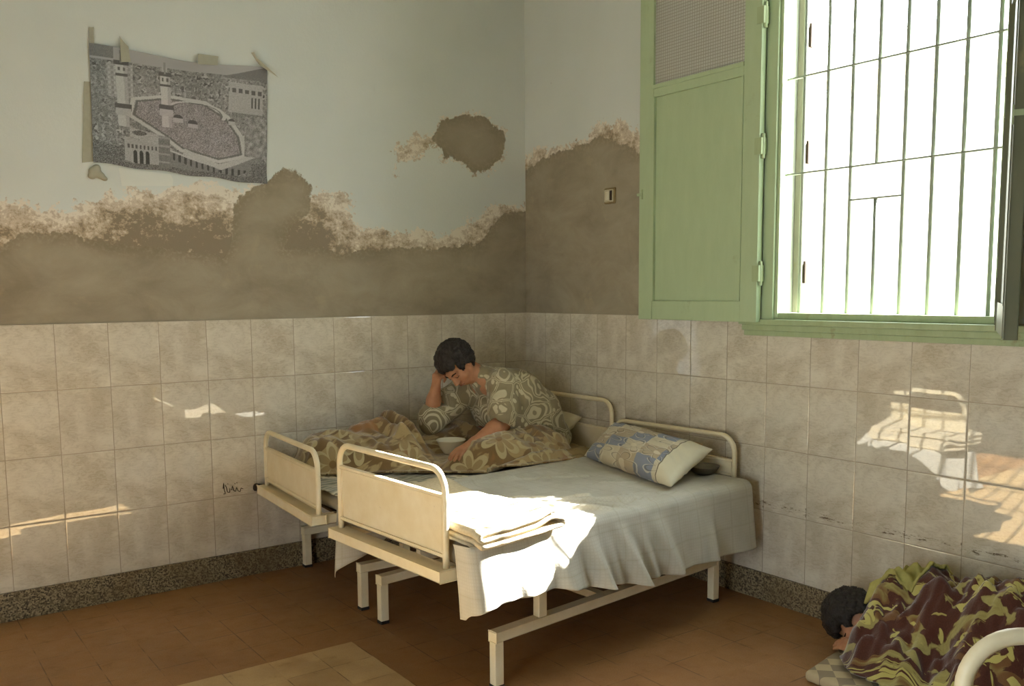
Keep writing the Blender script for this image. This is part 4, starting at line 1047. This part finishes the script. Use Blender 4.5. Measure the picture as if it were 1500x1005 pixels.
def lap_h(x, y, sd):
    base = np.where(y < -.99, .642, .614) + .004
    L = [cap_h(x, y, (-1.66, -.32), (-1.30, -.27), .22, (.15, .20)), cap_h(x, y, (-1.24, -.50), (-1.20, -.28), .13, (.17, .20)), cap_h(x, y, (-1.45, -.50), (-1.30, -.48), .13, (.09, .10)),
         cap_h(x, y, (-.50, -.74), (-.93, -.83), .165, (.150, .125)), cap_h(x, y, (-.90, -.83), (-.62, -.92), .13, (.10, .09)), cap_h(x, y, (-.93, -.33), (-.50, -.38), .14, (.155, .12)), cap_h(x, y, (-.55, -.52), (-.40, -.52), .22, (.11, .11)), cap_h(x, y, (-.42, -.86), (-.36, -.74), .12, (.08, .09))]
    h = np.zeros_like(x)
    for l in L: h = np.log(np.exp(h * 26) + np.exp(l * 26) - 1) / 26
    w = .042 * (ridge(x * 4.2 + 1.6 * y, y * 3.4, 6.4, 3) - .6) + .022 * (ridge(x * 9, y * 7.5, 2.7, 2) - .5)
    # long folds through the bundle at the middle of the bed
    w = w + .032 * np.sin((x + .25 * y) * 2 * PI / .088) * np.exp(-((x + 1.20) / .13) ** 2) * sstep(-.75, -.4, y)
    keep = 1 - .85 * np.exp(-((x + 1.0) ** 2 + (y + .60) ** 2) / .012)
    e = sstep(0, .11, sd)
    bowl = np.exp(-(((x + 1.005) ** 2 + (y + .605) ** 2) / .011) ** 2)
    z = base + (h + w * keep * sstep(.0, .08, h + .03)) * e + .010 * np.exp(-(sd / .02) ** 2)
    return np.maximum(np.where(bowl > .02, z * (1 - bowl) + .668 * bowl, z), base)
LAP = [(-1.82, -.10), (-1.84, -.42), (-1.66, -.56), (-1.42, -.66), (-1.22, -.80), (-1.02, -1.00), (-.80, -1.06), (-.50, -1.08), (-.36, -1.02), (-.27, -.88), (-.24, -.10)]
heightcloth('blanket', (-1.90, -.22), (-1.14, -.07), .0075, lap_h, LAP, M['brown'], "brown blanket with a big flower print heaped over the woman's legs", 'blanket', .010)

# crumpled cloth between the two pillows
def crum_h(x, y, sd): return .642 + (.030 + .016 * np.sin((y + .35 * x) * 2 * PI / .055) + .012 * fbm(x * 9, y * 9, 3, 3)) * sstep(0, .06, sd)
heightcloth('crumpled_cloth', (-.60, -.08), (-1.12, -.80), .006, crum_h, [(-.58, -.96), (-.42, -1.09), (-.17, -1.06), (-.16, -.92), (-.40, -.87)], M['taupe_cloth'], 'crumpled brown cloth between the two headboards beside the patchwork pillow', 'cloth', .006)

# cream enamel bowl on the blanket
bw = MB().lathe([(0, .004), (.040, .004), (.046, .010), (.066, .040), (.080, .078), (.085, .080), (.086, .083), (.083, .085), (.079, .083), (.062, .042), (.042, .016), (0, .012)], (-1.000, -.605, .674), 48).build('bowl', M['bowl'], None, True)
tag(bw, "small cream bowl on the blanket by the woman's hand", 'bowl')

# folded fleece on the foot of the near bed: three layers, serpentine
def folded():
    prof = []; r = .0125; z = NZ + .024; s_hi, s_lo = 1.790, 1.370
    def run(a, b, z): return [(a + (b - a) * k / 22, z) for k in range(23)]
    def turn(s, z, sg): return [(s + sg * r * 1.25 * math.sin(PI * k / 10), z + r * (1 - math.cos(PI * k / 10))) for k in range(1, 10)]
    prof += run(s_hi, s_lo, z) + turn(s_lo, z, -1) + run(s_lo, s_hi - .01, z + 2 * r) + turn(s_hi - .01, z + 2 * r, 1) + run(s_hi - .01, s_lo + .03, z + 4 * r)
    P = np.array(prof); n = len(P); m = 90; ls = np.linspace(-.045, .735, m)
    d = np.concatenate([[0], np.cumsum(np.hypot(*np.diff(P, axis=0).T))])
    V = np.zeros((n, m, 3)); UV = np.zeros((n, m, 2))
    for j, l in enumerate(ls):
        sk = .06 * sstep(.30, .75, l); s = P[:, 0] + .012 * perlin(P[:, 0] * 3, l * 5, 1.2) - sk * (P[:, 0] < 1.6) * 0
        lift = .018 * np.exp(-((P[:, 0] - 1.43) / .05) ** 2) * (1 - .5 * sstep(0, .4, l)) * (P[:, 1] > z + .005)
        zz = P[:, 1] + lift + .006 * fbm(s * 6, np.full(n, l * 6), 2.2, 2) * (P[:, 1] > z + .01) + .010 * np.sin(l * 9 + 1) * (P[:, 1] > z + .03) * np.clip((1.8 - s) * 3, 0, 1) * .5 + (.020 * np.exp(-((l - .69) / .10) ** 2))
        zz = zz - .018 * sstep(.02, -.05, l) * np.clip((s - 1.40) * 4, 0, 1)
        ll = l + .016 * perlin(s * 5, P[:, 1] * 60, 4.) - .035 * sstep(1.6, 1.85, s) * (l > .5)
        V[:, j, 0] = O_.x + E_.x * s + L_.x * ll; V[:, j, 1] = O_.y + E_.y * s + L_.y * ll; V[:, j, 2] = zz; UV[:, j, 0] = d; UV[:, j, 1] = l
    o = mesh('folded_blanket', V.reshape(-1, 3), grid_faces(n, m), M['tan_fleece'], None, True, UV.reshape(-1, 2)); solidify(o, .019, 0.)
    return tag(o, 'folded tan fleece blanket in the sunlight on the foot of the near bed', 'blanket')
folded()
# ================================================================== PEOPLE
def frame(F, U):
    F = np.array(F, float); F /= np.linalg.norm(F); U = np.array(U, float); U -= F * (U @ F); U /= np.linalg.norm(U)
    return np.stack([np.cross(F, U), F, U], 1)
def add_head(s, C, Mx, k=1.0):
    C = np.array(C, float); W = lambda p: C + Mx @ (np.array(p) * k); r3 = lambda a: np.array(a) * k
    s.ell(W((0, -.012, .012)), r3((.074, .094, .088)), Mx, .01); s.ell(W((0, .028, -.045)), r3((.060, .066, .072)), Mx, .03)
    s.ell(W((0, .052, -.098)), r3((.036, .034, .026)), Mx, .025)
    for e in (-1, 1):
        s.ell(W((e * .046, .050, -.045)), r3((.026, .026, .026)), Mx, .025); s.cone(W((e * .055, .005, -.06)), W((e * .025, .055, -.102)), .022 * k, .018 * k, .02)
        s.ell(W((e * .031, .098, -.006)), r3((.019, .016, .013)), Mx, .008, 'sub'); s.ell(W((e * .031, .080, -.007)), r3((.014, .012, .011)), Mx, .004)
        s.cone(W((e * .012, .094, .012)), W((e * .048, .078, .012)), .008 * k, .006 * k, .012)
        s.ell(W((e * .076, -.008, -.022)), r3((.010, .020, .032)), Mx, .006); s.ell(W((e * .084, -.004, -.022)), r3((.006, .010, .018)), Mx, .004, 'sub')
        s.ell(W((e * .013, .100, -.046)), r3((.009, .010, .008)), Mx, .006)
    s.cone(W((0, .090, .004)), W((0, .112, -.040)), .009 * k, .0125 * k, .012); s.ell(W((0, .113, -.043)), r3((.012, .012, .010)), Mx, .006)
    s.ell(W((0, .090, -.072)), r3((.024, .013, .008)), Mx, .008); s.ell(W((0, .087, -.085)), r3((.021, .012, .008)), Mx, .006)
    return W
def hair_mesh(name, C, Mx, k, parent, seed, cond, rr=(.014, .023)):
    rg = np.random.default_rng(seed); C = np.array(C, float); s = SDF(C - .17 * k, C + .17 * k, .0042)
    s.ell(C + Mx @ (np.array((0, -.022, .022)) * k), np.array((.078, .094, .088)) * k, Mx, .004)
    n = 0
    while n < 420:
        d = rg.normal(size=3); d /= np.linalg.norm(d); p = np.array((0, -.016, .018)) + d * np.array((.091, .107, .103))
        if not cond(p): continue
        r = rg.uniform(*rr) * k; s.ell(C + Mx @ (p * k), (r, r, r), None, .003); n += 1
    # trim away from the face, the ears and the neck
    lo, hi = C - .2, C + .2; W = lambda p: C + Mx @ (np.array(p) * k); n_ = lambda v: Mx @ (np.array(v) / np.linalg.norm(v))
    s.ell(W((0, .085, -.045)), np.array((.072, .060, .098)) * k, Mx, .006, 'sub')
    s.plane_cut(W((0, 0, -.085)), n_((0, .25, -1)), lo, hi)
    for e in (-1, 1): s.ell(W((e * .085, .030, -.055)), np.array((.034, .042, .058)) * k, Mx, .004, 'sub')
    s.warp(lambda x, y, z: .0060 * np.sin(x * 420 + 3 * np.sin(y * 300)) * np.sin(y * 410 + 2 * np.sin(z * 310)) * np.sin(z * 390) + .003 * perlin(x * 150, y * 150, z * 150))
    return s.mesh(name, M['hair'], parent, 1)
def finger(s, P, r0, r1, k=.003):
    P = [np.array(p, float) for p in P]; n = len(P)
    for i in range(n - 1):
        a = r0 + (r1 - r0) * i / (n - 1); b = r0 + (r1 - r0) * (i + 1) / (n - 1); s.cone(P[i], P[i + 1], a, b, k)
def hand(s, wrist, d, nrm, side, curl, size=1.0, spread=.10):
    """palm and five fingers. d: wrist to knuckles, nrm: back of the hand, side: +-1 thumb side; curl per joint (rad)"""
    d = np.array(d, float); d /= np.linalg.norm(d); nrm = np.array(nrm, float); nrm -= d * (d @ nrm); nrm /= np.linalg.norm(nrm); t = np.cross(d, nrm) * side; w = np.array(wrist, float)
    B = np.stack([t, d, nrm], 1); Wp = lambda a, b, c: w + B @ (np.array((a, b, c)) * size)
    s.cone(Wp(0, -.02, 0), Wp(.0, .02, 0), .025 * size, .024 * size, .012)
    for a in (-.028, -.009, .010, .028): s.cone(Wp(a * .55, .015, 0), Wp(a, .085 - abs(a - .006) * .25, .002), .0165 * size, .0125 * size, .012)
    L = {.030: (.040, .024, .019), .010: (.045, .028, .021), -.010: (.042, .026, .020), -.029: (.033, .020, .017)}
    for i, (a, ls) in enumerate(L.items()):
        p = np.array((a, .087 - abs(a - .008) * .28, .003)); ang = curl[0] * (1 + .10 * (i - 1.5)); P = [Wp(*p)]; yaw = a * spread * 26
        for j, l in enumerate(ls):
            q = np.array((math.sin(yaw) * math.cos(ang), math.cos(yaw) * math.cos(ang), -math.sin(ang))); p = p + q * l; P.append(Wp(*p)); ang += curl[min(j + 1, len(curl) - 1)]
        finger(s, P, .0105 * size, .0075 * size)
    p0 = np.array((.018, .022, -.006)); p1 = np.array((.046, .050, -.016)); p2 = np.array((.053, .080, -.024)); p3 = np.array((.048, .104, -.030))
    s.cone(Wp(*p0), Wp(*p1), .017 * size, .0125 * size, .010); finger(s, [Wp(*p1), Wp(*p2), Wp(*p3)], .0115 * size, .0085 * size)

def woman():
    r = tag(empty('person', (-.45, -.52, .62)), 'woman in a printed dress sitting on the bed, head bowed onto her fist', 'person')
    HC = np.array((-.890, -.500, 1.182)); Mh = frame((-.50, -.30, -.82), (-.84, -.02, .53))
    s = SDF((-1.28, -1.02, .60), (-.10, -.12, 1.38), .0052)
    W = add_head(s, HC, Mh, 1.02)
    s.chain([(*W((0, -.030, -.055)), .052), (-.765, -.505, 1.115, .055), (-.69, -.51, 1.06, .075)], .03)
    for y in (-.42, -.60): s.chain([(-.36, y, .73, .115), (-.42, y, .87, .11), (-.56, y, .99, .105), (-.67, y, 1.04, .08)], .06)
    # near (left) arm
    s.chain([(-.69, -.68, 1.025, .062), (-.735, -.735, .842, .052), (-.80, -.750, .812, .050), (-.955, -.785, .758, .032), (-.985, -.79, .750, .027)], .02)
    hand(s, (-.988, -.792, .750), (-.90, -.08, -.30), (-.25, -.15, .95), 1, (.35, .45, .35), .98)
    # far (right) arm: elbow down on the knee, forearm upright, fist at the brow
    s.chain([(-.71, -.35, 1.02, .062), (-.955, -.335, .835, .052), (-.975, -.345, .850, .050), (-.972, -.375, .965, .042), (-.970, -.395, 1.030, .030)], .02)
    hand(s, (-.970, -.397, 1.028), (.02, -.20, .98), (-.98, -.05, .0), -1, (1.15, 1.25, .95), 1.0, .02)
    # crossed legs under the blanket
    for P in ([(-.36, -.64, .70, .10), (-.90, -.80, .655, .068), (-.62, -.55, .640, .048), (-.55, -.42, .640, .04)], [(-.36, -.42, .70, .10), (-.88, -.34, .690, .068), (-.60, -.56, .645, .048), (-.64, -.70, .64, .04)]): s.chain(P, .02)
    b = s.mesh('body', M['skin'], r, 2)
    # dress
    g = SDF((-1.14, -.96, .60), (-.06, -.14, 1.26), .0058)
    for y in (-.405, -.52, -.635): g.chain([(-.345, y, .72, .150), (-.405, y, .865, .140), (-.545, y, .990, .135), (-.655, y, 1.050, .098)], .05)
    g.ell((-.33, -.52, .70), (.20, .25, .085), None, .05); g.ell((-.62, -.52, .88), (.13, .19, .11), None, .06)
    g.chain([(-.655, -.655, 1.040, .092), (-.705, -.715, .935, .088), (-.725, -.735, .868, .084)], .03)
    g.cone((-.66, -.70, .86), (-.50, -.70, .80), .07, .07, .05)
    g.chain([(-.68, -.355, 1.035, .092), (-.83, -.345, .940, .090), (-.955, -.335, .845, .082)], .03)
    g.chain([(-.968, -.338, .815, .070), (-.977, -.347, .870, .064), (-.976, -.365, .928, .056)], .02)
    # openings: neck, near cuff, far cuff
    nb = np.array((-.735, -.505, 1.100)); g.cone((-.66, -.505, 1.060), (-.755, -.503, 1.108), .080, .066, .03); g.cone((-.765, -.503, 1.118), (-.86, -.50, 1.165), .060, .075, .006, 'sub')
    g.plane_cut((-.733, -.742, .832), (-.42, -.14, -.90), (-.90, -.90, .70), (-.62, -.62, .90)); g.plane_cut((-.976, -.367, .935), (-.05, -.25, .95), (-1.10, -.46, .90), (-.90, -.24, 1.1))
    g.cone((-.735, -.740, .86), (-.80, -.755, .79), .066, .060, .004, 'sub'); g.cone((-.976, -.36, .905), (-.972, -.375, .99), .048, .046, .004, 'sub')
    def wr(x, y, z):
        a = .007 * (ridge(x * 9 + z * 5, y * 9, z * 10, 2) - .6)
        a = a + .008 * np.sin((z * .8 - x * .5) * 2 * PI / .055 + 3 * perlin(x * 6, y * 6, z * 6)) * np.clip(1 - (z - .60) / .20, 0, 1)
        return -a + .004 * np.sin((z + .4 * x) * 160) * np.exp(-((x + .73) ** 2 + (y + .74) ** 2 + (z - .90) ** 2) / .006)
    g.warp(wr); g.mesh('dress', M['dress'], r, 2)
    hair_mesh('hair', HC, Mh, 1.02, r, 5, lambda p: p[2] > (.058 if p[1] > .045 else (-.010 if p[1] > -.01 else -.075)))
    Wn = lambda p: HC + Mh @ (np.array(p) * 1.02)
    for e in (-1, 1):
        MB().tube([Wn((e * .014, .0985, .014)), Wn((e * .028, .0970, .021)), Wn((e * .047, .0800, .015))], [.0030, .0042, .002], 8).build('eyebrow', M['brow'], b, True)
        MB().tube([Wn((e * .018, .0900, -.010)), Wn((e * .031, .0930, -.0155)), Wn((e * .044, .0830, -.010))], [.0012, .0020, .0012], 8).build('eyelashes', M['brow'], b, True)
    MB().tube([Wn((-.022, .0945, -.078)), Wn((0, .1015, -.0775)), Wn((.022, .0945, -.078))], [.003, .0055, .003], 8).build('lips', M['lip'], b, True)
    return r
woman()

def sleeper():
    r = tag(empty('person', (-.27, -3.4, .045)), 'person lying on the floor by the wall wrapped in a blanket, dark hair showing', 'person')
    HC = np.array((-.275, -2.745, .158)); Mh = frame((-.52, -.20, -.80), (-.25, .90, .20))
    s = SDF((-.62, -4.62, .03), (-.02, -2.56, .42), .0085)
    W = add_head(s, HC, Mh, 1.0)
    s.chain([(*W((0, -.025, -.06)), .050), (-.27, -2.91, .16, .055), (-.26, -2.96, .17, .09)], .03)
    s.chain([(-.26, -2.98, .17, .105), (-.25, -3.30, .165, .105), (-.25, -3.55, .175, .115)], .04)
    for z, x in ((.12, -.28), (.21, -.22)): s.chain([(-.25, -3.58, z + .03, .085), (x - .12, -3.98, z, .060), (x + .04, -4.36, z - .03, .040), (x - .05, -4.46, z - .035, .032)], .02)
    s.chain([(-.28, -2.97, .24, .055), (-.42, -3.16, .16, .045), (-.43, -2.95, .090, .036), (-.41, -2.87, .088, .028)], .02)
    hand(s, (-.41, -2.87, .088), (.15, .95, .0), (-.35, .0, .9), 1, (.25, .3, .3), .95)
    s.chain([(-.26, -2.97, .11, .05), (-.33, -2.90, .085, .042), (-.27, -2.76, .075, .036)], .02)
    b = s.mesh('body', M['skin'], r, 1)
    hair_mesh('hair', HC, Mh, 1.0, r, 9, lambda p: p[2] > (.056 if p[1] > .045 else (-.010 if p[1] > -.01 else -.075)), (.014, .024))
    Wn = lambda p: HC + Mh @ np.array(p)
    for e in (-1, 1): MB().tube([Wn((e * .014, .0965, .014)), Wn((e * .028, .0950, .020)), Wn((e * .047, .0785, .015))], [.0030, .0042, .002], 8).build('eyebrow', M['brow'], b, True)
    return r
sleeper()

def m_mat():
    t = NT('checked_quilt'); x, y, z = t.sep(t.pos()); c = lambda a: t.math('FLOOR', t.math('MULTIPLY', a, 11.))
    k = t.math('MODULO', t.math('ABSOLUTE', t.math('ADD', c(t.math('ADD', x, y)), c(t.math('SUBTRACT', x, y)))), 2.)
    n = t.noise(t.pos(), 30, 4)
    col = t.mix(k, S(178, 162, 130), S(132, 120, 102)); col = t.mix(t.math('MULTIPLY', n, .3), col, S(140, 124, 98))
    return t.done(col, .9, .1, normal=t.bump(n, .3, .004))
slab('sleeping_mat', [(-.68, -4.70), (-.03, -4.70), (-.03, -2.67), (-.68, -2.79)], .0, .045, .018, m_mat(), 'thin checked mat on the floor under the person by the wall', 'mat')
def fl_h(x, y, sd):
    top = np.interp(-y, [2.78, 2.90, 3.10, 3.35, 3.55, 3.95, 4.60], [.15, .235, .285, .315, .330, .27, .16])
    h = top * np.exp(-(np.abs(x + .255) / .215) ** 3.0) + .05 * np.exp(-((x + .40) / .16) ** 2)
    w = .095 * (ridge(x * 5.2 + y, y * 5.4, 9.1, 3) - .62) + .045 * (ridge(x * 10, y * 11, 4.7, 2) - .55)
    fade = sstep(0, .07, sd)
    hd = np.exp(-(((x + .285) ** 2 + (y + 2.745) ** 2) / .030) ** 2)
    return .058 + (h + w * (1 - .8 * hd)) * fade * sstep(-2.72, -2.86, y) + .012 * np.exp(-(sd / .025) ** 2)
fb = heightcloth('blanket', (-.72, -.025), (-4.64, -2.76), .0075, fl_h, [(-.050, -2.82), (-.20, -2.83), (-.36, -2.86), (-.50, -2.83), (-.60, -2.93), (-.62, -3.15), (-.60, -3.6), (-.62, -4.6), (-.03, -4.6)], M['maroon'], 'maroon and yellow flowered blanket over the person on the floor', 'blanket', .012)
M['yellow'] = m_plain('yellow_green_fleece', S(172, 164, 98), .95, .1, 0, .18, 60, .6)
fc = heightcloth('folded_corner', (-.48, -.03), (-3.24, -2.78), .0075, lambda x, y, sd: fl_h(x, y, np.full_like(x, .2)) + .020 + .006 * fbm(x * 12, y * 12, 2., 2), [(-.40, -2.855), (-.26, -2.845), (-.12, -2.88), (-.08, -3.16), (-.24, -3.10), (-.36, -3.06)], M['yellow'], None, None, .010)
fc.parent = fb

# ================================================================== OUTSIDE
tag(MB().box((.3, -30, -.7), (40, 30, -.5)).build('ground', M['earth']), kind='structure')
bl = tag(empty('building', (6.5, 2.5, -.5)), 'pale building with a slatted roof overhang, faint beyond the window bars', 'building')
MB().box((6.0, -2.2, -.5), (10, 7, 3.9), .01).build('wall', M['pale_render'], bl)
m = MB(); m.box((4.7, -.35, 3.86), (6.0, 1.2, 3.92), .004)
m.build('roof_slab', M['pale_render'], bl)
m = MB()
for k in range(6): m.box((4.9 + k * .2, -.30, 3.72), (4.96 + k * .2, 1.15, 3.86), .004)
m.box((4.66, -.35, 3.76), (4.72, 1.2, 3.86), .004); m.beam((4.75, -.25, 3.75), (6.02, -.25, 3.30), .07, .07); m.beam((4.75, 1.05, 3.75), (6.02, 1.05, 3.30), .07, .07)
m.build('rafter', M['wood'], bl)

# ================================================================== LIGHT AND CAMERA
w = bpy.data.worlds.new('sky'); SC.world = w; w.use_nodes = True
bg = w.node_tree.nodes['Background']; bg.inputs[0].default_value = (*SKY_COL, 1); bg.inputs[1].default_value = SKY
sl = bpy.data.lights.new('sun', 'SUN'); sl.energy = SUN; sl.angle = math.radians(.6); sl.color = (1, .98, .945)
so_ = bpy.data.objects.new('sun', sl); COL.objects.link(so_); so_.location = (6, -4, 8)
so_.rotation_euler = Vector(SUN_DIR).to_track_quat('-Z', 'Y').to_euler()
cam = bpy.data.cameras.new('camera'); co = bpy.data.objects.new('camera', cam); COL.objects.link(co)
cam.sensor_width = 36; cam.sensor_fit = 'HORIZONTAL'; cam.lens = 32.0758; cam.shift_y = .04612; cam.clip_start = .05; cam.clip_end = 200
R_ = Matrix(((0.80873049, 0.06940135, -0.58407058, -3.75549635), (-0.5881311, 0.08269263, -0.804527, -5.00084402), (-0.00753693, 0.99415561, 0.10769315, 1.60015249), (0, 0, 0, 1)))
co.matrix_world = R_
SC.camera = co
SC.view_settings.view_transform = 'Standard'; SC.view_settings.look = 'None'; SC.view_settings.gamma = 1.0; SC.view_settings.use_curve_mapping = False
SC.view_settings.exposure = EXPOSURE
SC.cycles.use_denoising = True
SC.cycles.max_bounces = 12; SC.cycles.diffuse_bounces = 8; SC.cycles.sample_clamp_indirect = 8.0
